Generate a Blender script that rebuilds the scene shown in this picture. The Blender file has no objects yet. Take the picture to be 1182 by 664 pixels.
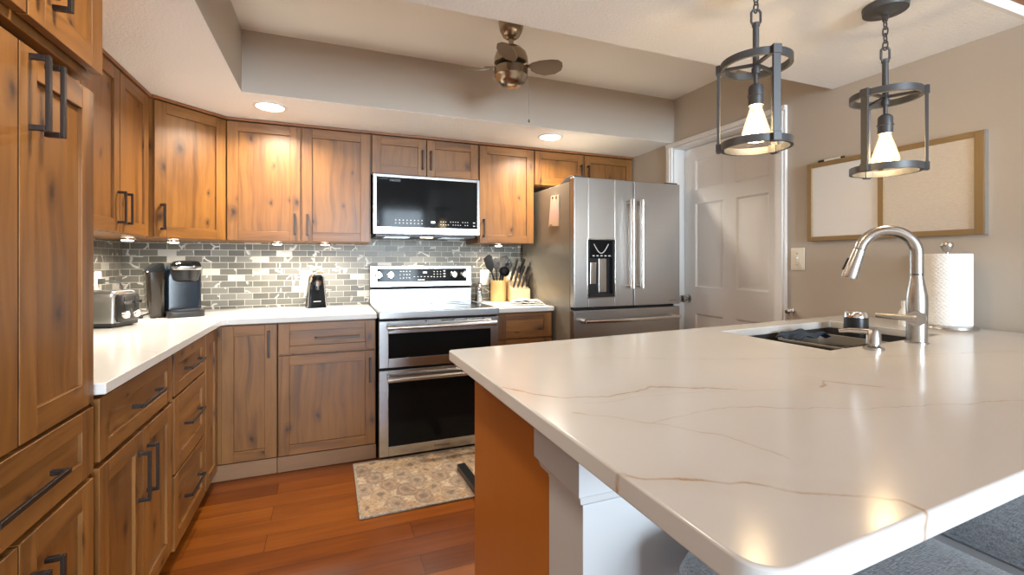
import bpy, bmesh, math, random
from mathutils import Vector, Matrix
random.seed(7)
R = math.radians
PI = math.pi
sc = bpy.context.scene
col = sc.collection

# ------------------------------------------------------------------ camera, world, daylight, exposure
cam_d = bpy.data.cameras.new('camera')
cam = bpy.data.objects.new('camera', cam_d)
col.objects.link(cam)
cam.location = (1.172, -3.474, 1.221)
cam.rotation_euler = (R(90), 0, -R(21.728))
cam_d.sensor_width = 36
cam_d.lens = 531.02 / 1182 * 36
cam_d.shift_y = -(332 - 302.06) / 1182
cam_d.clip_start = 0.02
sc.camera = cam
sc.view_settings.view_transform = 'Standard'
sc.view_settings.look = 'None'
sc.view_settings.gamma = 1
sc.view_settings.use_curve_mapping = False
sc.view_settings.exposure = 1.15
world = bpy.data.worlds.new('sky')
sc.world = world
world.use_nodes = True
world.node_tree.nodes['Background'].inputs[0].default_value = (0.62, 0.78, 1, 1)
world.node_tree.nodes['Background'].inputs[1].default_value = 1.2


def lamp(name, kind, loc, energy, color=(1, 1, 1), size=.1, size_y=None, rot=(0, 0, 0), parent=None, spread=None, spot=None):
    d = bpy.data.lights.new(name, kind)
    d.energy = energy
    d.color = color
    if kind == 'AREA':
        d.size = size
        d.shape = 'DISK'
        if size_y:
            d.shape = 'RECTANGLE'
            d.size_y = size_y
        if spread:
            d.spread = spread
    else:
        d.shadow_soft_size = size
    if kind == 'SPOT':
        d.spot_size = spot
        d.spot_blend = .6
    o = bpy.data.objects.new(name, d)
    col.objects.link(o)
    if parent is not None:
        o.parent = parent
        loc = Vector(loc) - chain(parent)
    o.location = loc
    o.rotation_euler = rot
    return o


def chain(o):
    v = Vector((0, 0, 0))
    while o is not None:
        v += o.location
        o = o.parent
    return v


WARM = (1, .90, .76)
# daylight entering by the two tall window openings of the living end, behind the camera
DAY = 132
for wx in (1.76, 2.90):
    lamp('window_daylight', 'AREA', (wx, -9.05, 1.45), DAY, (.72, .87, 1), .95, 2.1, rot=(R(90), 0, 0))

# ------------------------------------------------------------------ node helpers and materials


class NT:
    def __init__(s, name):
        s.m = bpy.data.materials.new(name)
        s.m.use_nodes = True
        s.t = s.m.node_tree
        s.b = s.t.nodes['Principled BSDF']
        s.o = s.t.nodes['Material Output']

    def n(s, typ, props=None, **ins):
        nd = s.t.nodes.new(typ)
        for k, v in (props or {}).items():
            setattr(nd, k, v)
        for k, v in ins.items():
            key = int(k[1:]) if k[0] == 'i' and k[1:].isdigit() else k.replace('_', ' ')
            s.set(nd.inputs[key], v)
        return nd

    def set(s, sock, v):
        if hasattr(v, 'is_output') or isinstance(v, bpy.types.NodeSocket):
            s.t.links.new(v, sock)
        elif isinstance(v, bpy.types.Node):
            s.t.links.new(v.outputs[0], sock)
        else:
            sock.default_value = v

    def math(s, op, a, b=0.0, c=None, clamp=False):
        nd = s.t.nodes.new('ShaderNodeMath')
        nd.operation = op
        nd.use_clamp = clamp
        s.set(nd.inputs[0], a)
        s.set(nd.inputs[1], b)
        if c is not None:
            s.set(nd.inputs[2], c)
        return nd.outputs[0]

    def vm(s, op, a, b=(0, 0, 0), scale=None):
        nd = s.t.nodes.new('ShaderNodeVectorMath')
        nd.operation = op
        s.set(nd.inputs[0], a)
        s.set(nd.inputs[1], b)
        if scale is not None:
            s.set(nd.inputs['Scale'], scale)
        return nd

    def mix(s, f, a, b, blend='MIX'):
        nd = s.t.nodes.new('ShaderNodeMix')
        nd.data_type = 'RGBA'
        nd.blend_type = blend
        s.set(nd.inputs[0], f)
        for k, v in ((6, a), (7, b)):
            s.set(nd.inputs[k], v if not isinstance(v, tuple) else (v + (1,) if len(v) == 3 else v))
        return nd.outputs[2]

    def ramp(s, f, stops):
        nd = s.t.nodes.new('ShaderNodeValToRGB')
        e = nd.color_ramp.elements
        while len(e) < len(stops):
            e.new(.5)
        for i, (p, c) in enumerate(stops):
            e[i].position = p
            e[i].color = c + (1,) if len(c) == 3 else c
        s.set(nd.inputs[0], f)
        return nd.outputs[0]

    def noise(s, vec, scale, detail=3, rough=.5, dist=0):
        nd = s.n('ShaderNodeTexNoise')
        s.set(nd.inputs['Vector'], vec)
        nd.inputs['Scale'].default_value = scale
        nd.inputs['Detail'].default_value = detail
        nd.inputs['Roughness'].default_value = rough
        nd.inputs['Distortion'].default_value = dist
        return nd.outputs[0]

    def mapping(s, vec, scale=(1, 1, 1), loc=(0, 0, 0), rot=(0, 0, 0)):
        nd = s.n('ShaderNodeMapping')
        s.set(nd.inputs[0], vec)
        nd.inputs[1].default_value = loc
        nd.inputs[2].default_value = rot
        nd.inputs[3].default_value = scale
        return nd.outputs[0]

    def coord(s, which='Object'):
        return s.n('ShaderNodeTexCoord').outputs[which]

    def bump(s, h, strength=.2, dist=.002):
        nd = s.n('ShaderNodeBump')
        s.set(nd.inputs['Height'], h)
        nd.inputs['Strength'].default_value = strength
        nd.inputs['Distance'].default_value = dist
        s.set(s.b.inputs['Normal'], nd.outputs[0])

    def base(s, c):
        s.set(s.b.inputs['Base Color'], c + (1,) if isinstance(c, tuple) and len(c) == 3 else c)

    def p(s, **k):
        for a, v in k.items():
            s.set(s.b.inputs[a.replace('_', ' ')], v)
        return s


def plain(name, c, rough=.5, metal=0.0, bumpy=None, **k):
    t = NT(name)
    t.base(c)
    t.p(Roughness=rough, Metallic=metal, **k)
    if bumpy:
        t.bump(t.noise(t.coord(), bumpy[0], 4, .6), bumpy[1], bumpy[2] if len(bumpy) > 2 else .002)
    elif metal < .5:
        nz = t.noise(t.coord(), 35, 2)
        t.p(Roughness=t.math('MULTIPLY_ADD', nz, .08, rough - .04))
    return t.m


def wood(name, dark, mid, light, knot=(.03, .011, .004), rough=.36, knots=True, contrast=1.0):
    t = NT(name)
    uv = t.coord('UV')
    w1 = t.noise(t.mapping(uv, (1.6, .9, 1)), 2.2, 2)
    warp = t.vm('MULTIPLY_ADD', w1, (.10, .0, 0))
    warp.inputs[2].default_value = (0, 0, 0)
    t.set(warp.inputs[2], uv)
    g1 = t.noise(t.mapping(warp.outputs[0], (42, 2.2, 1)), 1, 5, .62)
    g2 = t.noise(t.mapping(warp.outputs[0], (9, .8, 1)), 1, 3, .5, .6)
    bl = t.noise(t.mapping(uv, (3.2, 2.0, 1)), 1, 3, .55)
    f = t.math('ADD', t.math('MULTIPLY', g1, .38), t.math('ADD', t.math('MULTIPLY', g2, .34), t.math('MULTIPLY', bl, .32)))
    f = t.math('MULTIPLY_ADD', t.math('SUBTRACT', f, .52), 1.5 * contrast, .5, clamp=True)
    c = t.ramp(f, [(.08, dark), (.48, mid), (.92, light)])
    if knots:
        v = t.n('ShaderNodeTexVoronoi', {'feature': 'F1', 'voronoi_dimensions': '2D'})
        kw = t.vm('MULTIPLY_ADD', t.noise(uv, 14, 2), (.03, .03, 0))
        t.set(kw.inputs[2], uv)
        t.set(v.inputs['Vector'], t.mapping(kw.outputs[0], (7.5, 4.2, 1)))
        v.inputs['Scale'].default_value = 1
        sep = t.n('ShaderNodeSeparateColor', i0=v.outputs['Color'])
        on = t.math('GREATER_THAN', sep.outputs[0], .38)
        size = t.math('MULTIPLY_ADD', sep.outputs[1], .085, .045)
        d = t.math('DIVIDE', t.math('MULTIPLY_ADD', t.noise(uv, 90, 2), .05, t.math('SUBTRACT', v.outputs['Distance'], .02)), size)
        core = t.math('MULTIPLY', on, t.math('SUBTRACT', 1.05, d, clamp=True), clamp=True)
        halo = t.math('MULTIPLY', on, t.math('MULTIPLY_ADD', d, -.42, 1.0, clamp=True))
        c = t.mix(t.math('MULTIPLY', halo, .8), c, dark)
        st = t.noise(t.mapping(warp.outputs[0], (16, .55, 1), loc=(3, 7, 0)), 1, 3, .6)
        c = t.mix(t.math('MULTIPLY', t.math('MULTIPLY_ADD', st, 7.0, -4.0, clamp=True), .85), c, dark)
        c = t.mix(t.math('MULTIPLY', core, 1.1, clamp=True), c, knot)
    t.base(c)
    t.p(Roughness=t.math('MULTIPLY_ADD', g1, .12, rough - .06))
    t.b.inputs['Coat Weight'].default_value = .10
    t.b.inputs['Coat Roughness'].default_value = .25
    t.bump(g1, .05, .001)
    return t.m


M = {}
M['wood'] = wood('stained_alder', (.062, .020, .0035), (.212, .084, .0155), (.335, .145, .031), contrast=1.4, rough=.42)
M['wood_edge'] = wood('alder_trim', (.12, .04, .012), (.24, .09, .03), (.34, .14, .05), knots=False)
M['toe'] = wood('alder_plinth', (.15, .072, .03), (.23, .115, .05), (.29, .155, .072), knots=False, rough=.5)
M['panel'] = wood('cherry_veneer', (.29, .085, .011), (.38, .120, .015), (.45, .155, .022), knots=False, rough=.4, contrast=.5)
M['inside'] = plain('cabinet_inside', (.10, .04, .015), .7)
M['bronze'] = plain('dark_bronze', (.055, .042, .036), .33, .75)
M['black_metal'] = plain('matte_black_iron', (.10, .10, .102), .45, .55)
M['wall'] = plain('greige_paint', (.50, .445, .38), .75, bumpy=(140, .05))
M['white_paint'] = plain('white_satin_paint', (.80, .79, .77), .42)
M['ceil'] = plain('knockdown_ceiling', (.90, .895, .885), .9, bumpy=(95, .75, .006))
M['ceil_smooth'] = plain('smooth_ceiling', (.92, .90, .86), .9, bumpy=(60, .06))
M['knee'] = plain('pale_grey_paint', (.50, .505, .51), .45)
M['chrome'] = plain('polished_chrome', (.80, .79, .77), .12, 1)
M['nickel'] = plain('brushed_nickel', (.52, .50, .47), .27, 1)
M['fan_metal'] = plain('brushed_bronze_nickel', (.40, .33, .25), .25, 1)
M['blade'] = plain('fan_blade_paint', (.27, .215, .15), .42, .35)
M['black_plastic'] = plain('black_plastic', (.018, .018, .019), .32)
M['black_gloss'] = plain('black_gloss', (.009, .010, .011), .07, Specular_IOR_Level=.10)
M['grey_plastic'] = plain('dark_grey_plastic', (.05, .052, .055), .4)
M['nylon'] = plain('black_nylon', (.011, .011, .012), .55, Specular_IOR_Level=.25)
M['white_plastic'] = plain('white_plastic', (.82, .80, .75), .35)
M['cream'] = plain('cream_plastic', (.80, .74, .62), .35)
M['gap'] = plain('dark_gap', (.012, .012, .013), .8)
M['marking'] = plain('light_marking', (.75, .75, .75), .5)
M['sink'] = plain('dark_sink_composite', (.045, .046, .05), .45)
M['tub'] = plain('grey_dish_tub', (.24, .22, .19), .45)
M['bamboo'] = wood('bamboo_wood', (.55, .31, .10), (.72, .44, .16), (.80, .54, .23), knots=False, rough=.42, contrast=.6)
M['beech'] = wood('beech_wood', (.60, .40, .20), (.72, .52, .30), (.80, .62, .40), knots=False, rough=.45, contrast=.5)
M['gold_frame'] = wood('bronze_gold_frame', (.20, .12, .045), (.29, .185, .078), (.36, .24, .11), knots=False, rough=.35, contrast=.8)
M['silver_edge'] = plain('silver_edge', (.45, .45, .45), .3, .8)
M['board_white'] = plain('whiteboard_enamel', (.79, .79, .78), .14)
M['stool_paint'] = plain('grey_stool_paint', (.48, .51, .53), .45)
M['yellow'] = plain('yellow_sponge', (.62, .36, .05), .9, bumpy=(220, .6))
M['red'] = plain('red_plastic', (.50, .03, .03), .4)
M['blue_cloth'] = plain('blue_cloth', (.03, .05, .085), .9, bumpy=(260, .4))
M['smoke'] = plain('smoky_plastic', (.030, .023, .016), .12)
M['teal_glass'] = plain('blue_black_plastic', (.010, .017, .027), .2)


def steel(name, c, rough, axis):
    t = NT(name)
    s = {'x': (2, 160, 160), 'y': (160, 2, 160), 'z': (160, 160, 2)}[axis]
    nz = t.noise(t.mapping(t.coord(), s), 1, 1, .5)
    t.base(t.mix(nz, tuple(x * .97 for x in c), c))
    t.p(Metallic=1.0, Roughness=rough, Anisotropic=.5)
    return t.m


M['steel'] = steel('brushed_steel', (.50, .505, .51), .27, 'x')
M['steel_fridge'] = steel('fridge_steel', (.52, .50, .475), .30, 'x')
M['fridge_side'] = plain('fridge_grey_paint', (.27, .245, .20), .28, .35, bumpy=(420, .12))


def emis(name, c, s):
    t = NT(name)
    t.base((.8, .8, .8))
    t.b.inputs['Emission Color'].default_value = c + (1,)
    t.b.inputs['Emission Strength'].default_value = s
    return t.m


M['led'] = emis('warm_led_lens', (1, .86, .66), 14)
M['filament'] = emis('bulb_filament', (1, .76, .42), 22)
M['display'] = emis('blue_display', (.25, .35, 1), 1.6)
M['display_white'] = emis('white_display', (.55, .7, 1), 1.6)


def clear(name, tint, gloss=.12, rough=.03, glow=None):
    t = NT(name)
    tr = t.n('ShaderNodeBsdfTransparent')
    tr.inputs[0].default_value = tint + (1,)
    gl = t.n('ShaderNodeBsdfGlossy')
    gl.inputs['Roughness'].default_value = rough
    fr = t.n('ShaderNodeFresnel')
    fr.inputs[0].default_value = 1.45
    mx = t.n('ShaderNodeMixShader')
    t.set(mx.inputs[0], t.math('MULTIPLY_ADD', fr.outputs[0], .9, gloss))
    t.set(mx.inputs[1], tr.outputs[0])
    t.set(mx.inputs[2], gl.outputs[0])
    out = mx
    if glow:
        em = t.n('ShaderNodeEmission')
        em.inputs[0].default_value = glow[0] + (1,)
        em.inputs[1].default_value = glow[1]
        ad = t.n('ShaderNodeAddShader')
        t.set(ad.inputs[0], mx.outputs[0])
        t.set(ad.inputs[1], em.outputs[0])
        out = ad
    t.t.links.new(out.outputs[0], t.o.inputs[0])
    return t.m


M['glass'] = clear('clear_glass', (.93, .95, .96))
M['bulb'] = clear('bulb_glass', (1, .93, .78), .06, glow=((1, .70, .38), .30))
M['pane'] = clear('window_pane', (.95, .97, 1), .02)


def floor_mat():
    t = NT('cherry_plank_floor')
    oc = t.coord('UV')
    br = t.n('ShaderNodeTexBrick', {'offset': .37, 'offset_frequency': 2})
    t.set(br.inputs['Vector'], t.mapping(oc, (1, 1, 1)))
    br.inputs['Color1'].default_value = (0, 0, 0, 1)
    br.inputs['Color2'].default_value = (1, 1, 1, 1)
    br.inputs['Mortar'].default_value = (.5, .5, .5, 1)
    br.inputs['Scale'].default_value = 1
    br.inputs['Mortar Size'].default_value = .0012
    br.inputs['Mortar Smooth'].default_value = .1
    br.inputs['Brick Width'].default_value = .93
    br.inputs['Row Height'].default_value = .125
    sh = t.vm('MULTIPLY_ADD', br.outputs[0], (3.7, 5.1, 0))
    t.set(sh.inputs[2], oc)
    g = t.noise(t.mapping(sh.outputs[0], (2.0, 40, 1)), 1, 5, .6)
    b2 = t.noise(t.mapping(sh.outputs[0], (1.6, 9, 1)), 1, 3, .5, .8)
    f = t.math('ADD', t.math('MULTIPLY', g, .35), t.math('ADD', t.math('MULTIPLY', b2, .35), t.math('MULTIPLY', br.outputs[0], .30)))
    c = t.ramp(f, [(.22, (.075, .016, .003)), (.50, (.180, .046, .005)), (.78, (.31, .090, .010))])
    c = t.mix(br.outputs['Fac'], c, (.03, .008, .003))
    t.base(c)
    t.p(Roughness=t.math('MULTIPLY_ADD', g, .12, .26))
    t.b.inputs['Specular IOR Level'].default_value = .32
    wv = t.noise(t.mapping(oc, (1.2, 16, 1)), 1, 2)
    h = t.math('ADD', t.math('MULTIPLY', br.outputs['Fac'], -1.0), t.math('ADD', t.math('MULTIPLY', g, .15), t.math('MULTIPLY', wv, .9)))
    t.bump(h, .22, .003)
    return t.m


M['floor'] = floor_mat()


def tile_mat():
    t = NT('marble_mosaic_tile')
    uv = t.coord('UV')
    br = t.n('ShaderNodeTexBrick', {'offset': .5, 'offset_frequency': 2})
    t.set(br.inputs['Vector'], uv)
    br.inputs['Color1'].default_value = (0, 0, 0, 1)
    br.inputs['Color2'].default_value = (1, 1, 1, 1)
    br.inputs['Mortar'].default_value = (.5, .5, .5, 1)
    br.inputs['Scale'].default_value = 1
    br.inputs['Mortar Size'].default_value = .0016
    br.inputs['Mortar Smooth'].default_value = .1
    br.inputs['Brick Width'].default_value = .094
    br.inputs['Row Height'].default_value = .0405
    rnd = br.outputs[0]
    sh = t.vm('MULTIPLY_ADD', rnd, (13.1, 7.7, 0))
    t.set(sh.inputs[2], uv)
    nz = t.noise(sh.outputs[0], 16, 4, .6)
    basec = t.ramp(rnd, [(0, (.085, .078, .064)), (.40, (.125, .116, .096)), (.78, (.185, .174, .148)), (.93, (.23, .218, .185)), (.965, (.52, .49, .43)), (1, (.62, .59, .53))])
    basec = t.mix(t.math('MULTIPLY', nz, .4), basec, (.21, .20, .17))
    wv = t.vm('MULTIPLY_ADD', t.n('ShaderNodeTexNoise', Vector=sh.outputs[0], Scale=9.0).outputs['Color'], (.12, .12, 0))
    t.set(wv.inputs[2], sh.outputs[0])
    vo = t.n('ShaderNodeTexVoronoi', {'feature': 'DISTANCE_TO_EDGE', 'voronoi_dimensions': '2D'})
    t.set(vo.inputs['Vector'], wv.outputs[0])
    vo.inputs['Scale'].default_value = 8
    gate = t.math('GREATER_THAN', t.noise(sh.outputs[0], 7, 1), .545)
    vein = t.math('MULTIPLY', gate, t.math('MULTIPLY_ADD', vo.outputs['Distance'], -15.0, 1.0, clamp=True))
    c = t.mix(vein, basec, (.66, .63, .57))
    c = t.mix(br.outputs['Fac'], c, (.52, .49, .42))
    t.base(c)
    t.p(Roughness=t.math('MULTIPLY_ADD', br.outputs['Fac'], .4, .36))
    t.b.inputs['Specular IOR Level'].default_value = .32
    tilt = t.math('MULTIPLY_ADD', br.outputs['Fac'], -1.0, t.math('MULTIPLY', nz, .12))
    t.bump(tilt, .35, .0015)
    return t.m


M['tile'] = tile_mat()


def quartz():
    t = NT('veined_white_quartz')
    P0 = t.coord()
    wob = t.n('ShaderNodeTexNoise', Vector=P0, Scale=14.0, Detail=4.0)
    dv = t.vm('MULTIPLY_ADD', t.vm('SUBTRACT', wob.outputs['Color'], (.5, .5, .5)).outputs[0], (.045, .045, 0))
    flat = t.vm('MULTIPLY', P0, (1, 1, 0))
    t.set(dv.inputs[2], flat.outputs[0])
    P = dv.outputs[0]
    lines = [
        (1.0, .005, [(1.50, -2.60), (1.584, -2.717), (1.664, -2.725), (1.79, -2.712), (1.93, -2.78)]),
        (1.0, .005, [(1.50, -3.00), (1.518, -3.021), (1.594, -3.066), (1.65, -3.11), (1.74, -3.18), (1.75, -3.22)]),
        (.5, .0036, [(1.56, -2.79), (1.649, -2.88), (1.71, -2.96), (1.72, -3.05)]),
        (.5, .0036, [(1.649, -2.88), (1.76, -2.86), (1.84, -2.87), (2.02, -2.95), (2.4, -3.05)]),
        (.3, .0036, [(1.60, -2.75), (1.80, -2.76), (2.02, -2.82)]),
        (.9, .005, [(2.10, -2.84), (2.16, -2.80), (2.22, -2.88)]),
        (.35, .004, [(1.8, -2.4), (2.1, -2.55), (2.5, -2.68), (3.0, -2.78)]),
        (.35, .004, [(.05, -1.2), (.3, -1.35), (.55, -1.5), (.66, -1.62)]),
        (.3, .004, [(.2, -.4), (.6, -.35), (1.0, -.5), (1.45, -.55)]),
    ]
    total = None
    for wgt, wid, pts in lines:
        dmin = None
        for a, b in zip(pts[:-1], pts[1:]):
            dx, dy = b[0] - a[0], b[1] - a[1]
            L2 = dx * dx + dy * dy
            rel = t.vm('SUBTRACT', P, (a[0], a[1], 0)).outputs[0]
            tt = t.math('MULTIPLY', t.vm('DOT_PRODUCT', rel, (dx, dy, 0)).outputs['Value'], 1 / L2, clamp=True)
            off = t.vm('SCALE', (dx, dy, 0), scale=tt).outputs[0]
            d = t.vm('DISTANCE', rel, off).outputs['Value']
            dmin = d if dmin is None else t.math('MINIMUM', dmin, d)
        v = t.math('MULTIPLY', t.math('MULTIPLY_ADD', dmin, -1 / wid, 1.0, clamp=True), wgt)
        hal = t.math('MULTIPLY', t.math('MULTIPLY_ADD', dmin, -1 / .05, 1.0, clamp=True), .12 * wgt)
        v = t.math('MAXIMUM', v, hal)
        total = v if total is None else t.math('MAXIMUM', total, v)
    gate = t.math('MULTIPLY_ADD', t.noise(P0, 22, 3), 3.2, -1.0, clamp=True)
    total = t.math('MULTIPLY', total, t.math('MULTIPLY_ADD', gate, .75, .25))
    cloud = t.noise(P0, 4, 4)
    c = t.mix(cloud, (.64, .63, .605), (.70, .692, .67))
    c = t.mix(t.math('MULTIPLY', total, .9), c, (.40, .22, .07))
    t.base(c)
    t.p(Roughness=.17)
    t.b.inputs['Specular IOR Level'].default_value = .36
    return t.m


M['quartz'] = quartz()


def fabric(name, a, b, scale=520):
    t = NT(name)
    uv = t.coord()
    n1 = t.noise(t.mapping(uv, (1, .22, .6)), scale, 2)
    n2 = t.noise(t.mapping(uv, (.22, 1, .6)), scale, 2)
    f = t.math('ADD', t.math('MULTIPLY', n1, .5), t.math('MULTIPLY', n2, .5))
    f = t.math('MULTIPLY_ADD', t.math('SUBTRACT', f, .5), 3.2, .5, clamp=True)
    t.base(t.mix(f, a, b))
    t.p(Roughness=.95)
    t.b.inputs['Sheen Weight'].default_value = .2
    t.bump(f, .5, .0015)
    return t.m


M['fabric'] = fabric('grey_tweed', (.20, .225, .25), (.50, .54, .58))
M['linen'] = fabric('beige_linen', (.62, .555, .47), (.68, .615, .53), 240)
M['paper'] = None


def paper_mat():
    t = NT('quilted_paper')
    uv = t.coord('UV')
    w = t.n('ShaderNodeTexVoronoi', {'voronoi_dimensions': '2D'})
    t.set(w.inputs['Vector'], t.mapping(uv, (95, 95, 1), rot=(0, 0, .78)))
    w.inputs['Scale'].default_value = 1
    w.inputs['Randomness'].default_value = .1
    t.base((.88, .87, .84))
    t.p(Roughness=.95)
    t.bump(w.outputs[0], .6, .004)
    return t.m


M['paper'] = paper_mat()


def rug_mat():
    t = NT('damask_rug')
    uv = t.coord('UV')
    w = t.vm('MULTIPLY_ADD', t.n('ShaderNodeTexNoise', Vector=uv, Scale=24.0).outputs['Color'], (.05, .05, 0))
    t.set(w.inputs[2], uv)
    mp = t.mapping(w.outputs[0], (10.5, 7.2, 1), rot=(0, 0, .78))
    vo = t.n('ShaderNodeTexVoronoi', {'feature': 'F1', 'voronoi_dimensions': '2D'})
    t.set(vo.inputs['Vector'], mp)
    vo.inputs['Scale'].default_value = 1
    vo.inputs['Randomness'].default_value = .18
    d = vo.outputs['Distance']
    cell = t.n('ShaderNodeSeparateColor', i0=vo.outputs['Color']).outputs[0]
    rings = t.math('SINE', t.math('MULTIPLY', d, 26))
    rr = t.math('MULTIPLY_ADD', rings, .5, .5)
    orn = t.noise(w.outputs[0], 60, 4, .7)
    c = t.ramp(cell, [(0, (.46, .28, .15)), (.35, (.27, .19, .14)), (.65, (.52, .35, .20)), (1, (.34, .25, .18))])
    c = t.mix(t.math('MULTIPLY', rr, .3), c, (.66, .52, .36))
    c = t.mix(t.math('GREATER_THAN', d, .55), c, (.56, .44, .31))
    c = t.mix(t.math('MULTIPLY_ADD', orn, 4.0, -1.75, clamp=True), c, (.20, .15, .11))
    c = t.mix(t.math('MULTIPLY', t.math('LESS_THAN', d, .13), .8), c, (.16, .13, .11))
    t.base(c)
    t.p(Roughness=.95)
    t.bump(t.noise(uv, 300, 2), .5, .003)
    return t.m


M['rug'] = rug_mat()
M['rug_edge'] = fabric('rug_binding', (.16, .13, .10), (.48, .42, .33), 160)


def towel_mat():
    t = NT('striped_tea_towel')
    uv = t.coord('UV')
    sx = t.n('ShaderNodeSeparateXYZ', i0=uv)
    st = t.math('SINE', t.math('MULTIPLY', sx.outputs[1], 210))
    nz = t.noise(uv, 30, 3)
    f = t.math('MULTIPLY', t.math('GREATER_THAN', st, .55), t.math('GREATER_THAN', nz, .45))
    t.base(t.mix(f, (.72, .68, .60), (.20, .19, .20)))
    t.p(Roughness=.95)
    t.bump(t.noise(uv, 200, 2), .4, .002)
    return t.m


M['towel'] = towel_mat()


def note_mat():
    t = NT('printed_notepad')
    uv = t.coord('Generated')
    z = t.n('ShaderNodeSeparateXYZ', i0=uv).outputs[2]
    t.base(t.ramp(z, [(0, (.70, .46, .26)), (.45, (.78, .50, .42)), (.62, (.62, .56, .44)), (.85, (.78, .62, .46)), (1, (.82, .66, .50))]))
    t.p(Roughness=.6)
    return t.m


M['note'] = note_mat()


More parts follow.
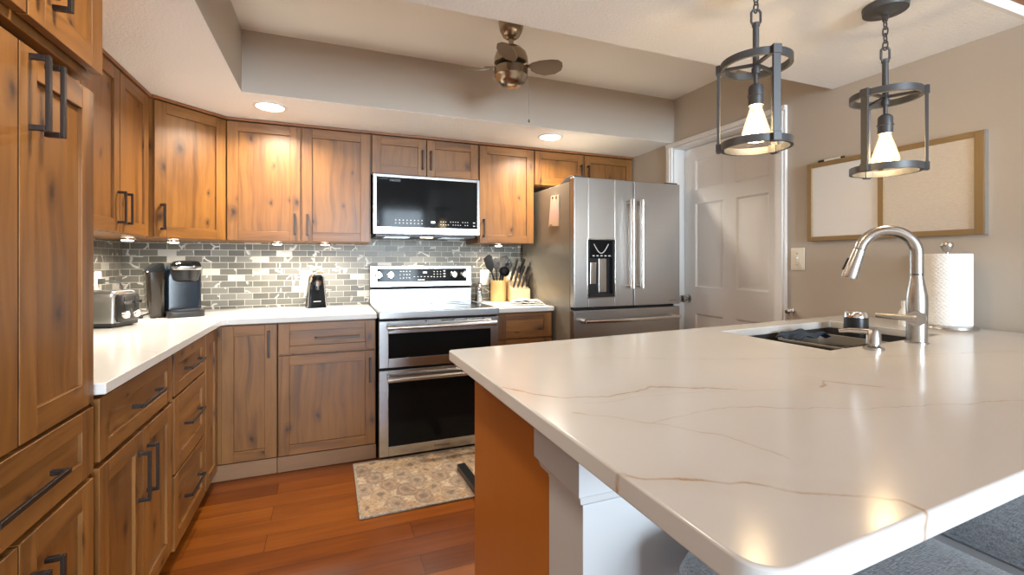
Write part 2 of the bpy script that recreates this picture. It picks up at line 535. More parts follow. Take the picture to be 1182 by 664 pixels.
# ------------------------------------------------------------------ mesh builder
class MB:
    def __init__(s, Mx=None):
        s.bm = bmesh.new()
        s.uv = s.bm.loops.layers.uv.new('UVMap')
        s.M = Mx or Matrix.Identity(4)

    def _v(s, co):
        return s.bm.verts.new(s.M @ Vector(co))

    def face(s, cos, uvs=None, vs=None):
        vs = vs or [s._v(c) for c in cos]
        f = s.bm.faces.new(vs)
        if uvs:
            for l, u in zip(f.loops, uvs):
                l[s.uv].uv = u
        return f

    def box(s, x0, x1, y0, y1, z0, z1, g='z', uvo=None):
        co = [(x, y, z) for x in (x0, x1) for y in (y0, y1) for z in (z0, z1)]
        vs = [s._v(c) for c in co]
        ou = uvo if uvo is not None else (random.uniform(0, 50), random.uniform(0, 50))
        gi = 'xyz'.index(g)
        for n, idx in ((0, (0, 1, 3, 2)), (0, (4, 6, 7, 5)), (1, (0, 4, 5, 1)), (1, (2, 3, 7, 6)), (2, (0, 2, 6, 4)), (2, (1, 5, 7, 3))):
            ax = [a for a in range(3) if a != n]
            v = gi if gi in ax else ax[1]
            u = ax[0] if v == ax[1] else ax[1]
            f = s.bm.faces.new([vs[i] for i in idx])
            for l, i in zip(f.loops, idx):
                l[s.uv].uv = (co[i][u] + ou[0], co[i][v] + ou[1])
        return s

    def prism(s, poly, z0, z1, uvo=(0, 0)):
        a = [s._v((x, y, z0)) for x, y in poly]
        b = [s._v((x, y, z1)) for x, y in poly]
        n = len(poly)
        for vs in (a[::-1], b):
            f = s.bm.faces.new(vs)
            for l in f.loops:
                c = s.M.inverted() @ l.vert.co
                l[s.uv].uv = (c.x + uvo[0], c.y + uvo[1])
        per = 0
        for i in range(n):
            j = (i + 1) % n
            L = math.dist(poly[i], poly[j])
            f = s.bm.faces.new([a[i], a[j], b[j], b[i]])
            for l, u in zip(f.loops, ((per, z0), (per + L, z0), (per + L, z1), (per, z1))):
                l[s.uv].uv = (u[0] + uvo[0], u[1] + uvo[1])
            per += L
        return s

    def lathe(s, prof, c=(0, 0, 0), n=24, ax=None):
        """prof: (r, z) pairs, spun about +z of the frame at c (ax: optional 3x3/4x4 rotation)."""
        T = Matrix.Translation(c) @ (ax.to_4x4() if ax is not None else Matrix.Identity(4))
        rings = []
        for r, z in prof:
            if r < 1e-6:
                rings.append([s._v(T @ Vector((0, 0, z)))])
            else:
                rings.append([s._v(T @ Vector((r * math.cos(2 * PI * k / n), r * math.sin(2 * PI * k / n), z))) for k in range(n)])
        for (ra, pa), (rb, pb) in zip(zip(rings[:-1], prof[:-1]), zip(rings[1:], prof[1:])):
            for k in range(n):
                k2 = (k + 1) % n
                rr = max(pa[0], pb[0])
                u0, u1 = 2 * PI * rr * k / n, 2 * PI * rr * (k + 1) / n
                if len(ra) == 1 and len(rb) == 1:
                    continue
                if len(ra) == 1:
                    s.face(None, [(u0, pa[1]), (u1, pb[1]), (u0, pb[1])], [ra[0], rb[k2], rb[k]])
                elif len(rb) == 1:
                    s.face(None, [(u0, pa[1]), (u1, pa[1]), (u0, pb[1])], [ra[k], ra[k2], rb[0]])
                else:
                    s.face(None, [(u0, pa[1]), (u1, pa[1]), (u1, pb[1]), (u0, pb[1])], [ra[k], ra[k2], rb[k2], rb[k]])
        shut = prof[0] == prof[-1]
        if len(rings[0]) > 1 and not shut:
            s.bm.faces.new(rings[0][::-1])
        if len(rings[-1]) > 1 and not shut:
            s.bm.faces.new(rings[-1])
        if shut:
            bmesh.ops.remove_doubles(s.bm, verts=rings[0] + rings[-1], dist=1e-6)
        return s

    def cyl(s, p0, p1, r, r2=None, n=16):
        p0, p1 = Vector(p0), Vector(p1)
        d = p1 - p0
        q = d.to_track_quat('Z', 'Y').to_matrix()
        return s.lathe([(r, 0), (r if r2 is None else r2, d.length)], p0, n, q)

    def tube(s, pts, r, n=8, closed=False, sq=None, up=None):
        """sweep a round (or sq=(w,h) rectangular) section along pts; r may be a list."""
        pts = [Vector(p) for p in pts]
        N = len(pts)
        tang = []
        for i in range(N):
            a = pts[i - 1] if (i > 0 or closed) else pts[i]
            b = pts[(i + 1) % N] if (i < N - 1 or closed) else pts[i]
            tang.append((b - a).normalized())
        nrm = Vector(up) if up else (Vector((0, 0, 1)) if abs(tang[0].z) < .9 else Vector((1, 0, 0)))
        rings = []
        for i in range(N):
            t = tang[i]
            nrm = (nrm - t * nrm.dot(t)).normalized()
            bi = t.cross(nrm)
            ri = r[i] if isinstance(r, (list, tuple)) else r
            if sq:
                offs = [(sq[0] / 2 * a, sq[1] / 2 * b) for a, b in ((1, 1), (-1, 1), (-1, -1), (1, -1))]
            else:
                offs = [(ri * math.cos(2 * PI * k / n), ri * math.sin(2 * PI * k / n)) for k in range(n)]
            k_ = 1.0
            if sq and (closed or 0 < i < N - 1):
                a = (pts[i] - pts[i - 1]).normalized()
                k_ = 1 / max(.5, math.sqrt((1 + a.dot((pts[(i + 1) % N] - pts[i]).normalized())) / 2))
            rings.append([s._v(pts[i] + nrm * x * 1.0 + bi * y * k_) for x, y in offs])
        m = len(rings[0])
        for i in range(N if closed else N - 1):
            A, B = rings[i], rings[(i + 1) % N]
            for k in range(m):
                s.bm.faces.new([A[k], A[(k + 1) % m], B[(k + 1) % m], B[k]])
        if not closed:
            s.bm.faces.new(rings[0][::-1])
            s.bm.faces.new(rings[-1])
        return s

    def loft(s, rings, n=6, caps=True):
        """rounded-rectangle rings: (x0, x1, y0, y1, r, z)."""
        out = []
        for x0, x1, y0, y1, r, z in rings:
            r = min(r, (x1 - x0) / 2 - 1e-4, (y1 - y0) / 2 - 1e-4)
            ring = []
            for cx, cy, a0 in ((x1 - r, y1 - r, 0), (x0 + r, y1 - r, 90), (x0 + r, y0 + r, 180), (x1 - r, y0 + r, 270)):
                for k in range(n + 1):
                    a = R(a0 + 90 * k / n)
                    ring.append(s._v((cx + r * math.cos(a), cy + r * math.sin(a), z)))
            out.append(ring)
        m = len(out[0])
        for A, B in zip(out[:-1], out[1:]):
            for k in range(m):
                f = s.bm.faces.new([A[k], A[(k + 1) % m], B[(k + 1) % m], B[k]])
        if caps:
            s.bm.faces.new(out[0][::-1])
            s.bm.faces.new(out[-1])
        return s

    def ball(s, c, r, sx=1, sy=1, sz=1, n=12):
        prof = [(r * math.sin(PI * k / n), -r * math.cos(PI * k / n)) for k in range(n + 1)]
        prof[0] = (0, -r)
        prof[-1] = (0, r)
        return s.lathe(prof, c, n * 2, Matrix.Diagonal((sx, sy, sz)))

    def build(s, name, mat, parent=None, bevel=0, local=False, seg=2, angle=40):
        bmesh.ops.recalc_face_normals(s.bm, faces=s.bm.faces)
        me = bpy.data.meshes.new(name)
        off = Vector((0, 0, 0)) if (parent is None or local) else chain(parent)
        if off.length:
            bmesh.ops.translate(s.bm, verts=s.bm.verts, vec=-off)
        s.bm.to_mesh(me)
        s.bm.free()
        me.materials.append(mat)
        me.shade_smooth()
        me.set_sharp_from_angle(angle=R(35))
        o = bpy.data.objects.new(name, me)
        col.objects.link(o)
        if parent is not None:
            o.parent = parent
        if bevel:
            b = o.modifiers.new('bevel', 'BEVEL')
            b.width = bevel
            b.segments = seg
            b.limit_method = 'ANGLE'
            b.angle_limit = R(angle)
            b.harden_normals = True
        return o


def tag(o, label=None, cat=None, group=None, kind=None):
    if label:
        o['label'] = label
    if cat:
        o['category'] = cat
    if group:
        o['group'] = group
    if kind:
        o['kind'] = kind
    return o


def thing(name, label, cat, loc, group=None, rz=0):
    o = bpy.data.objects.new(name, None)
    col.objects.link(o)
    o.location = loc
    o.rotation_euler = (0, 0, rz)
    o.empty_display_size = .05
    return tag(o, label, cat, group)


def text(s, size, frame, mat, parent, name='lettering', local=False, depth=.0006):
    """frame: 4x4 with local x = reading direction, y = up, z = outward."""
    cu = bpy.data.curves.new('letters', 'FONT')
    cu.body = s
    cu.size = size
    cu.extrude = depth
    cu.align_x = 'CENTER'
    cu.align_y = 'CENTER'
    o = bpy.data.objects.new('letters', cu)
    col.objects.link(o)
    bpy.context.view_layer.update()
    me = bpy.data.meshes.new_from_object(o.evaluated_get(bpy.context.evaluated_depsgraph_get()))
    bpy.data.objects.remove(o)
    off = Vector((0, 0, 0)) if local else chain(parent)
    me.transform(Matrix.Translation(-off) @ frame)
    me.materials.clear()
    me.materials.append(mat)
    r = bpy.data.objects.new(name, me)
    col.objects.link(r)
    r.parent = parent
    return r


def axes(o, x, y, z):
    m = Matrix.Identity(4)
    for i, v in enumerate((x, y, z)):
        for k in range(3):
            m[k][i] = v[k]
    for k in range(3):
        m[k][3] = o[k]
    return m


FZ = .045                      # floor level
SOF = 2.075                    # soffit underside
TRAY = 2.39                    # tray ceiling
XR = 3.49                      # right wall
ZI = .965                      # island top
CT = .914                      # worktop


def struct(mb, name, mat, bevel=0):
    return tag(mb.build(name, mat, bevel=bevel), kind='structure')


# ------------------------------------------------------------------ the setting
b = MB()
b.face([(0, -9.2, FZ), (XR + .3, -9.2, FZ), (XR + .3, 0, FZ), (0, 0, FZ)], [(0, -9.2), (3.8, -9.2), (3.8, 0), (0, 0)])
b.face([(0, -9.2, FZ - .05), (XR + .3, -9.2, FZ - .05), (XR + .3, 0, FZ - .05), (0, 0, FZ - .05)])
struct(b, 'floor', M['floor'])
struct(MB().box(-.12, XR + .3, 0, .12, FZ - .05, 2.5), 'wall_back', M['wall'])
struct(MB().box(-.12, 0, -9.2, 0, FZ - .05, 4.6), 'wall_left', M['wall'])
DY0, DY1, DZ = -1.635, -.81, 2.045
b = MB()
b.box(XR, XR + .12, DY1, .0, FZ - .05, 2.5)
b.box(XR, XR + .12, DY0, DY1, DZ, 2.5)
b.box(XR, XR + .12, -9.2, DY0, FZ - .05, 4.6)
struct(b, 'wall_right', M['wall'])
# wall behind the camera with two tall window openings
b = MB()
wins = [(1.26, 2.26), (2.40, 3.40)]
edges = [0] + [e for w in wins for e in w] + [XR]
for i in range(0, len(edges), 2):
    b.box(edges[i], edges[i + 1], -9.32, -9.2, FZ - .05, 4.6)
for a, c in wins:
    b.box(a, c, -9.32, -9.2, FZ - .05, .35)
    b.box(a, c, -9.32, -9.2, 2.55, 4.6)
struct(b, 'wall_front', M['wall'])
for i, (a, c) in enumerate(wins):
    b = MB()
    for x0, x1, z0, z1 in ((a, a + .06, .35, 2.55), (c - .06, c, .35, 2.55), (a + .06, c - .06, .35, .41), (a + .06, c - .06, 2.49, 2.55), (a + .06, c - .06, 1.42, 1.46)):
        b.box(x0, x1, -9.30, -9.22, z0, z1)
    w = struct(b, 'window_%d' % (i + 1), M['white_paint'], .004)
    MB().box(a + .05, c - .05, -9.265, -9.26, .40, 2.50).build('pane', M['pane'], w)

# ceilings: soffit ring, tray, dropped band above the island, vaulted timber ceiling beyond
TX, TY0, TY1, DRY = .765, -1.945, -.822, -2.632
b = MB()
b.box(0, XR, TY1, 0, SOF, SOF + .001)
struct(b, 'ceiling', M['ceil'])
struct(MB().box(0, TX, TY0, TY1, SOF, SOF + .001), 'ceiling_soffit', M['ceil'])
struct(MB().box(0, XR, DRY, TY0, SOF, SOF + .001), 'ceiling_drop', M['ceil'])
struct(MB().box(TX, XR + .0, TY0, TY1, TRAY, TRAY + .03), 'ceiling_tray', M['ceil_smooth'])
b = MB()
b.box(0, XR, TY1, TY1 + .06, SOF + .001, TRAY + .03)
b.box(TX - .06, TX, TY0, TY1, SOF + .001, TRAY + .03)
b.box(0, XR, TY0 - .06, TY0, SOF + .001, TRAY + .03)
struct(b, 'wall_tray', M['wall'])
b = MB()
b.box(0, XR, DRY - .015, DRY, SOF, SOF + .036)
struct(b, 'trim_1', M['white_paint'])
b = MB(axes((0, DRY - .015, SOF + .036), (1, 0, 0), (0, -.944, .330), (0, .330, .944)))
for k in range(62):
    b.box(0, XR, k * .112, k * .112 + .109, 0, .02, g='x')
    b.box(0, XR, k * .112 + .109, k * .112 + .112, .006, .02, g='x')
struct(b, 'ceiling_vault', M['wood_edge'])

# door on the right wall: frame, casing, six panel slab
b = MB()
XD = XR + .09
JB = .014
b.box(XR - .002, XD + .04, DY1 - JB, DY1 - .0005, FZ, DZ)
b.box(XR - .002, XD + .04, DY0 + .0005, DY0 + JB, FZ, DZ)
b.box(XR - .002, XD + .04, DY0 + JB, DY1 - JB, DZ - JB, DZ - .0005)
b.box(XD + .041, XD + .045, DY0 + .001, DY1 - .001, FZ, DZ)
cw = .056
for y0, y1, z0, z1 in ((DY1, DY1 + cw, FZ, DZ + .0), (DY0 - .07, DY0, FZ, DZ), (DY0 - .07, DY1 + cw, DZ, SOF - .002)):
    b.box(XR - .018, XR + .0, y0, y1, z0, z1)
    b.box(XR - .024, XR - .018, y0 + (.014 if y1 - y0 < .1 else 0), y1 - (.014 if y1 - y0 < .1 else 0), z0, z1)
struct(b, 'trim_2', M['white_paint'], .003)
d1 = bpy.data.objects.new('door_1', None)
col.objects.link(d1)
d1.location = (XD, (DY0 + DY1) / 2, FZ)
d1['kind'] = 'structure'
b = MB(axes((XD, DY1 - JB - .003, 0), (0, -1, 0), (-1, 0, 0), (0, 0, 1)))   # x along the door from its latch side, y towards the kitchen
DW = DY1 - DY0 - 2 * JB - .006
cols = [(.105, .352), (.455, .690)]
rows = [(FZ + .23, .855), (1.04, 1.63), (1.725, 1.935)]
xs = [0] + [c for p_ in cols for c in p_] + [DW]
zs = [FZ + .012] + [c for p_ in rows for c in p_] + [DZ - JB - .003]
for i in range(5):
    for j in range(7):
        x0, x1, z0, z1 = xs[i], xs[i + 1], zs[j], zs[j + 1]
        if i % 2 == 1 and j % 2 == 1:
            q = [(x0, 0, z0), (x1, 0, z0), (x1, 0, z1), (x0, 0, z1)]
            def ins(d, y):
                return [(x0 + d, y, z0 + d), (x1 - d, y, z0 + d), (x1 - d, y, z1 - d), (x0 + d, y, z1 - d)]
            lv = [q, ins(.012, -.010), ins(.022, -.010), ins(.048, -.002)]
            for A, B in zip(lv[:-1], lv[1:]):
                for k in range(4):
                    b.face([A[k], A[(k + 1) % 4], B[(k + 1) % 4], B[k]])
            b.face(lv[-1])
        else:
            b.face([(x0, 0, z0), (x1, 0, z0), (x1, 0, z1), (x0, 0, z1)])
b.face([(0, -.035, zs[0]), (DW, -.035, zs[0]), (DW, -.035, zs[-1]), (0, -.035, zs[-1])])
for (xa, xb) in ((0, 0), (DW, DW)):
    b.face([(xa, 0, zs[0]), (xa, -.035, zs[0]), (xa, -.035, zs[-1]), (xa, 0, zs[-1])])
bmesh.ops.remove_doubles(b.bm, verts=b.bm.verts, dist=1e-5)
b.build('door_slab', M['white_paint'], d1)
b = MB()
q = Matrix.Rotation(R(-90), 3, 'Y')
b.lathe([(.031, 0), (.031, .006), (.012, .010), (.011, .030), (.022, .036), (.027, .048), (.024, .060), (0, .064)], (XD, -.865, .955), 20, q)
b.build('door_knob', M['nickel'], d1)
b = MB()
for z in (.3, 1.15, 1.88):
    b.cyl((XD - .007, DY0 + JB + .004, z - .045), (XD - .007, DY0 + JB + .004, z + .045), .006, n=10)
b.build('hinge', M['nickel'], d1)

# ------------------------------------------------------------------ cabinetry
FLX = lambda X: axes((X, 0, 0), (0, 1, 0), (1, 0, 0), (0, 0, 1))        # faces +X, local x = world y
FBY = lambda Y: axes((0, Y, 0), (1, 0, 0), (0, -1, 0), (0, 0, 1))       # faces -Y, local x = world x


def handle(parent, frame, kind, a, b_, c, t=.02, w=.011, proud=.032):
    """bar pull: kind 'v' at x=a from z=b_ to c; kind 'h' at z=a from x=b_ to c."""
    m = MB(frame)
    h = w / 2
    if kind == 'v':
        for z in (b_, c - w):
            m.box(a - h, a + h, t - .001, t + proud - w * .7, z, z + w)
        m.box(a - h, a + h, t + proud - w * .7, t + proud, b_, c)
    else:
        for x in (b_, c - w):
            m.box(x, x + w, t - .001, t + proud - w * .7, a - h, a + h)
        m.box(b_, c, t + proud - w * .7, t + proud, a - h, a + h)
    return m.build('handle', M['bronze'], parent, .0012)


def shaker(root, frame, name, x0, x1, z0, z1, hd=None, stile=.056, rail=.056, t=.02, rec=.009):
    m = MB(frame)
    m.box(x0, x0 + stile, 0, t, z0, z1, 'z')
    m.box(x1 - stile, x1, 0, t, z0, z1, 'z')
    m.box(x0 + stile, x1 - stile, 0, t, z0, z0 + rail, 'x')
    m.box(x0 + stile, x1 - stile, 0, t, z1 - rail, z1, 'x')
    pw = x1 - x0 - 2 * stile
    px = x0 + stile
    nb = 1
    for k in range(nb):
        o = k * pw / nb
        if name == 'drawer':
            m.box(px, x1 - stile, .002, t - rec, z0 + rail, z1 - rail, 'x')
        else:
            m.box(px + o, px + o + pw / nb, .002, t - rec, z0 + rail, z1 - rail, 'z')
    d = m.build(name, M['wood'], root, .0016)
    if hd:
        handle(d, frame, *hd, t=t)
    return d


def vh(x, z0, z1):
    return ('v', x, z0, z1)


def hh(z, x0, x1):
    return ('h', z, x0, x1)


G = .003
# tall pantry on the left
pan = thing('pantry_cabinet', 'tall floor-to-ceiling knotty wood pantry cabinet at the left edge', 'cabinet', (.3, -2.32, FZ))
b = MB()
b.box(.002, .608, -2.63, -2.022, FZ + .09, 1.655, 'z')
b.box(.002, .618, -2.63, -2.012, 1.672, SOF - .003, 'z')
b.box(.002, .590, -2.63, -2.03, 1.655, 1.672, 'y')
b.box(.002, .55, -2.63, -2.022, FZ, FZ + .09, 'y')
b.build('carcass', M['wood'], pan, .002)
F = FLX(.61)
shaker(pan, F, 'door', -2.622, -2.328, .872, 1.640, vh(-2.290, 1.478, 1.628))
shaker(pan, F, 'door', -2.322, -2.028, .872, 1.640, vh(-2.236, 1.478, 1.628))
F2 = FLX(.622)
shaker(pan, F2, 'door', -2.622, -2.328, 1.690, SOF - .012, vh(-2.290, 1.742, 1.885))
shaker(pan, F2, 'door', -2.322, -2.012, 1.690, SOF - .012, vh(-2.236, 1.742, 1.885))
shaker(pan, F, 'drawer', -2.622, -2.028, .700, .862, hh(.776, -2.44, -2.21), rail=.045)
shaker(pan, F, 'door', -2.622, -2.328, .135, .685, vh(-2.290, .46, .61))
shaker(pan, F, 'door', -2.322, -2.028, .135, .685, vh(-2.236, .46, .61))

# left base run
lb1 = thing('base_cabinet', 'wood base cabinet with one wide drawer over two doors next to the tall pantry', 'cabinet', (.3, -1.69, FZ))
b = MB()
b.box(.002, .604, -2.010, -1.372, FZ + .09, .882, 'z')
b.box(.002, .54, -2.010, -1.372, FZ, FZ + .09, 'y')
b.build('carcass', M['wood'], lb1, .002)
F = FLX(.605)
shaker(lb1, F, 'drawer', -1.982, -1.392, .704, .868, hh(.785, -1.775, -1.565), rail=.045)
shaker(lb1, F, 'door', -1.982, -1.690, .135, .688, vh(-1.722, .475, .63))
shaker(lb1, F, 'door', -1.684, -1.392, .135, .688, vh(-1.648, .475, .63))
lb2 = thing('base_cabinet', 'narrow wood base cabinet of three drawers on the left run', 'cabinet', (.3, -1.13, FZ))
b = MB()
b.box(.002, .604, -1.370, -.880, FZ + .09, .882, 'z')
b.box(.002, .54, -1.370, -.880, FZ, FZ + .09, 'y')
b.build('carcass', M['wood'], lb2, .002)
shaker(lb2, F, 'drawer', -1.364, -.895, .704, .868, hh(.785, -1.235, -1.02), rail=.045)
shaker(lb2, F, 'drawer', -1.364, -.895, .405, .694, hh(.56, -1.235, -1.02))
shaker(lb2, F, 'drawer', -1.364, -.895, .112, .395, hh(.262, -1.235, -1.02))
# corner base with a two-leaf front
lb3 = thing('corner_base_cabinet', 'wood corner base cabinet with folded two-leaf door in the inside corner', 'cabinet', (.3, -.4, FZ))
b = MB()
b.prism([(.002, -.878), (.604, -.878), (.604, -.604), (.905, -.604), (.905, -.010), (.002, -.010)], FZ + .09, .882)
b.prism([(.01, -.878), (.545, -.878), (.545, -.600), (.905, -.600), (.905, -.02), (.01, -.02)], FZ, FZ + .09)
b.build('carcass', M['wood'], lb3)
shaker(lb3, FLX(.605), 'door', -.872, -.640, .112, .868, stile=.05)
FB = FBY(-.605)
shaker(lb3, FB, 'door', .640, .903, .138, .874, vh(.867, .695, .84), stile=.058)
MB().box(.55, .905, -.620, -.602, FZ + .002, .132, 'x').build('plinth', M['toe'], lb3, .001)
# back base, left of the range
bb1 = thing('base_cabinet', 'wood base cabinet with drawer and single wide door left of the range', 'cabinet', (1.17, -.3, FZ))
b = MB()
b.box(.908, 1.434, -.604, -.010, FZ + .09, .882, 'z')
b.build('carcass', M['wood'], bb1, .002)
MB().box(.908, 1.434, -.620, -.56, FZ + .002, .132, 'x').build('plinth', M['toe'], bb1, .001)
shaker(bb1, FB, 'drawer', .912, 1.430, .704, .874, hh(.786, 1.10, 1.34), rail=.042)
shaker(bb1, FB, 'door', .912, 1.430, .138, .694, vh(1.400, .51, .65))
# drawer base right of the range
bb2 = thing('base_cabinet', 'small wood drawer base cabinet between range and refrigerator', 'cabinet', (2.4, -.3, FZ))
b = MB()
b.box(2.204, 2.606, -.604, -.010, FZ + .09, .882, 'z')
b.box(2.204, 2.606, -.56, -.010, FZ, FZ + .09, 'x')
b.build('carcass', M['wood'], bb2, .002)
for z0, z1 in ((.709, .872), (.41, .698), (.138, .40)):
    shaker(bb2, FB, 'drawer', 2.210, 2.602, z0, z1, hh((z0 + z1) / 2, 2.30, 2.50) if z1 < .8 else None, rail=.042)

# wall cabinets
UB, UT = 1.345, 2.055


def upper(name, label, x0, x1, z0, loc=None):
    o = thing(name, label, 'cabinet', ((x0 + x1) / 2, -.16, z0))
    m = MB()
    m.box(x0, x1, -.322, -.010, z0, UT + .002, 'z')
    m.build('carcass', M['wood'], o, .001)
    MB().box(x0, x1, -.345, -.010, UT + .003, SOF - .002, 'x').build('crown_strip', M['wood_edge'], o, .001)
    return o


FU = FBY(-.323)
u0 = thing('wall_cabinet', 'two-door wood wall cabinet on the left wall above the toaster', 'cabinet', (.16, -1.3, UB))
b = MB()
b.box(.010, .310, -2.008, -.618, UB, UT, 'z')
b.build('carcass', M['wood'], u0, .002)
MB().box(.010, .335, -2.008, -.618, UT + .002, SOF - .002, 'y').build('crown_strip', M['wood_edge'], u0, .001)
FUL = FLX(.310)
shaker(u0, FUL, 'door', -1.326, -.989, UB + .003, UT - .005, vh(-1.008, 1.385, 1.525))
shaker(u0, FUL, 'door', -.983, -.646, UB + .003, UT - .005, vh(-.938, 1.385, 1.525))
shaker(u0, FUL, 'door', -2.005, -1.332, UB + .003, UT - .005)
ud = thing('corner_wall_cabinet', 'diagonal single-door wood wall cabinet in the corner above the coffee maker', 'cabinet', (.2, -.2, UB))
b = MB()
b.prism([(.010, -.616), (.318, -.616), (.612, -.322), (.612, -.010), (.010, -.010)], UB, UT)
b.build('carcass', M['wood'], ud)
b = MB()
b.prism([(.010, -.616), (.340, -.622), (.618, -.344), (.612, -.010), (.010, -.010)], UT + .002, SOF - .002)
b.build('crown_strip', M['wood_edge'], ud)
s2 = math.sqrt(.5)
FD = axes((.318, -.616, 0), (s2, s2, 0), (s2, -s2, 0), (0, 0, 1))
shaker(ud, FD, 'door', .020, .396, UB + .003, UT - .005, vh(.052, 1.385, 1.52))
u1 = upper('wall_cabinet', 'tall two-door wood wall cabinet left of the microwave', .6145, 1.4285, UB)
shaker(u1, FU, 'door', .617, 1.008, UB + .003, UT - .005, vh(.978, 1.385, 1.515))
shaker(u1, FU, 'door', 1.020, 1.420, UB + .003, UT - .005, vh(1.050, 1.385, 1.515))
u2 = upper('wall_cabinet', 'short two-door wood wall cabinet above the microwave', 1.4305, 2.1655, 1.797)
shaker(u2, FU, 'door', 1.436, 1.790, 1.802, UT - .005, vh(1.765, 1.845, 1.975))
shaker(u2, FU, 'door', 1.796, 2.160, 1.802, UT - .005, vh(1.822, 1.845, 1.975))
u3 = upper('wall_cabinet', 'narrow single-door wood wall cabinet between microwave and refrigerator', 2.1675, 2.598, UB + .008)
shaker(u3, FU, 'door', 2.172, 2.594, UB + .011, UT - .005, vh(2.200, 1.395, 1.525))
u4 = upper('wall_cabinet', 'short two-door wood wall cabinet above the refrigerator', 2.600, XR - .004, 1.790)
shaker(u4, FU, 'door', 2.606, 3.024, 1.797, UT - .005, vh(2.995, 1.86, 1.97))
shaker(u4, FU, 'door', 3.030, 3.478, 1.797, UT - .005, vh(3.058, 1.86, 1.97))

# worktops and backsplash
b = MB()
b.prism([(.009, -.009), (.009, -2.010), (.560, -2.0105), (.648, -2.0105), (.648, -.672), (.672, -.648), (1.438, -.648), (1.438, -.009)], .884, CT)
tag(b.build('countertop', M['quartz'], bevel=.003), 'white L-shaped quartz countertop running along left and back walls', 'countertop')
b = MB()
b.prism([(2.202, -.009), (2.202, -.648), (2.610, -.648), (2.610, -.009)], .884, CT)
tag(b.build('countertop', M['quartz'], bevel=.003), 'short white quartz countertop between the range and refrigerator', 'countertop')
b = MB()
for x0, x1, z0, z1 in ((.0085, 2.70, .90, UB + .01), (1.43, 2.166, UB + .01, 1.42)):
    b.face([(x0, -.008, z0), (x1, -.008, z0), (x1, -.008, z1), (x0, -.008, z1)], [(x0, z0), (x1, z0), (x1, z1), (x0, z1)])
    b.face([(x0, -.0005, z0), (x1, -.0005, z0), (x1, -.0005, z1), (x0, -.0005, z1)])
tag(b.build('tile_backsplash', M['tile']), 'grey marble brick mosaic backsplash along the back wall', 'backsplash')
b = MB()
b.face([(.008, -2.01, .90), (.008, 0, .90), (.008, 0, UB + .01), (.008, -2.01, UB + .01)], [(-2.01, .90), (0, .90), (0, UB + .01), (-2.01, UB + .01)])
b.face([(.0005, -2.01, .90), (.0005, 0, .90), (.0005, 0, UB + .01), (.0005, -2.01, UB + .01)])
tag(b.build('tile_backsplash', M['tile']), 'grey marble brick mosaic backsplash on the left wall behind the toaster', 'backsplash')

# ------------------------------------------------------------------ range
rx0, rx1, rf = 1.444, 2.190, -.690
rg = thing('double_oven_range', 'freestanding stainless steel electric range with two stacked ovens', 'range', ((rx0 + rx1) / 2, -.36, FZ))
b = MB()
b.box(rx0 + .004, rx1 - .004, -.655, -.03, FZ + .045, .876)
for x in (rx0 + .05, rx1 - .05):
    for y in (-.60, -.10):
        b.cyl((x, y, FZ + .0), (x, y, FZ + .05), .018)
b.build('body', M['gap'], rg, .002)
b = MB()
b.box(rx0, rx1, -.700, -.640, .882, .926)
b.box(rx0, rx0 + .012, -.640, -.10, .896, .926)
b.box(rx1 - .012, rx1, -.640, -.10, .896, .926)
b.build('cooktop_frame', M['steel'], rg, .005, seg=3)
ck = MB().box(rx0 + .0125, rx1 - .0125, -.6395, -.06, .900, .923).build('cooktop', M['black_gloss'], rg)
b = MB()
for x, y, r in ((1.63, -.48, .115), (1.63, -.23, .08), (1.82, -.22, .06), (2.01, -.47, .10), (2.01, -.22, .08)):
    for rr in (r, r * .62):
        b.tube([(x + rr * math.cos(2 * PI * k / 40), y + rr * math.sin(2 * PI * k / 40), .9232) for k in range(40)], .0011, 4, True)
b.build('burner_ring', M['grey_plastic'], ck)
# backguard: lower sheet, dark seam, upper console
b = MB(FBY(0))
b.prism([(rx0, .012), (rx1, .012), (rx1, .075), (rx0, .075)], .9, 1.022)
b.build('backguard', M['steel'], rg, .003)
MB().box(rx0 + .006, rx1 - .006, -.070, -.012, 1.0225, 1.0375).build('seam', M['gap'], rg)
b = MB()
tilt = .012
vs = [(rx0, -.012, 1.038), (rx1, -.012, 1.038), (rx1, -.092, 1.038), (rx0, -.092, 1.038)]
tp = [(rx0, -.012, 1.192), (rx1, -.012, 1.192), (rx1, -.092 + tilt, 1.192), (rx0, -.092 + tilt, 1.192)]
b.face(vs); b.face(tp)
for k in range(4):
    b.face([vs[k], vs[(k + 1) % 4], tp[(k + 1) % 4], tp[k]])
bmesh.ops.remove_doubles(b.bm, verts=b.bm.verts, dist=1e-6)
b.build('console', M['steel'], rg, .004)
sl = Vector((0, tilt, .154)).normalized()
CP = axes((0, -.0925, 1.038), (1, 0, 0), sl, Vector((1, 0, 0)).cross(sl))       # x right, y up the console, z outward
pz0, pz1 = .036, .131
px0, px1 = rx0 + .048, rx1 - .044
b = MB(CP)
b.box(px0, px1, pz0, pz1, -.002, .003)
pn = b.build('control_panel', M['black_gloss'], rg, .001)
for kx in (.046, .128, .592, .672):
    x = rx0 + .0 + kx + .012
    k_ = MB(CP)
    k_.lathe([(.027, .003), (.027, .008), (.024, .010), (.023, .030), (.020, .033), (0, .033)], (x, .086, 0), 24)
    k_.box(x - .005, x + .005, .086 - .024, .086 + .024, .012, .040)
    k_.build('knob', M['chrome'], rg, .0012)
rnd = random.Random(3)


def keys(cells):
    m = MB(CP)
    for x, y, w, h in cells:
        m.box(x, x + w, y, y + h, .003, .0036)
    return m.build('key_markings', M['marking'], pn)


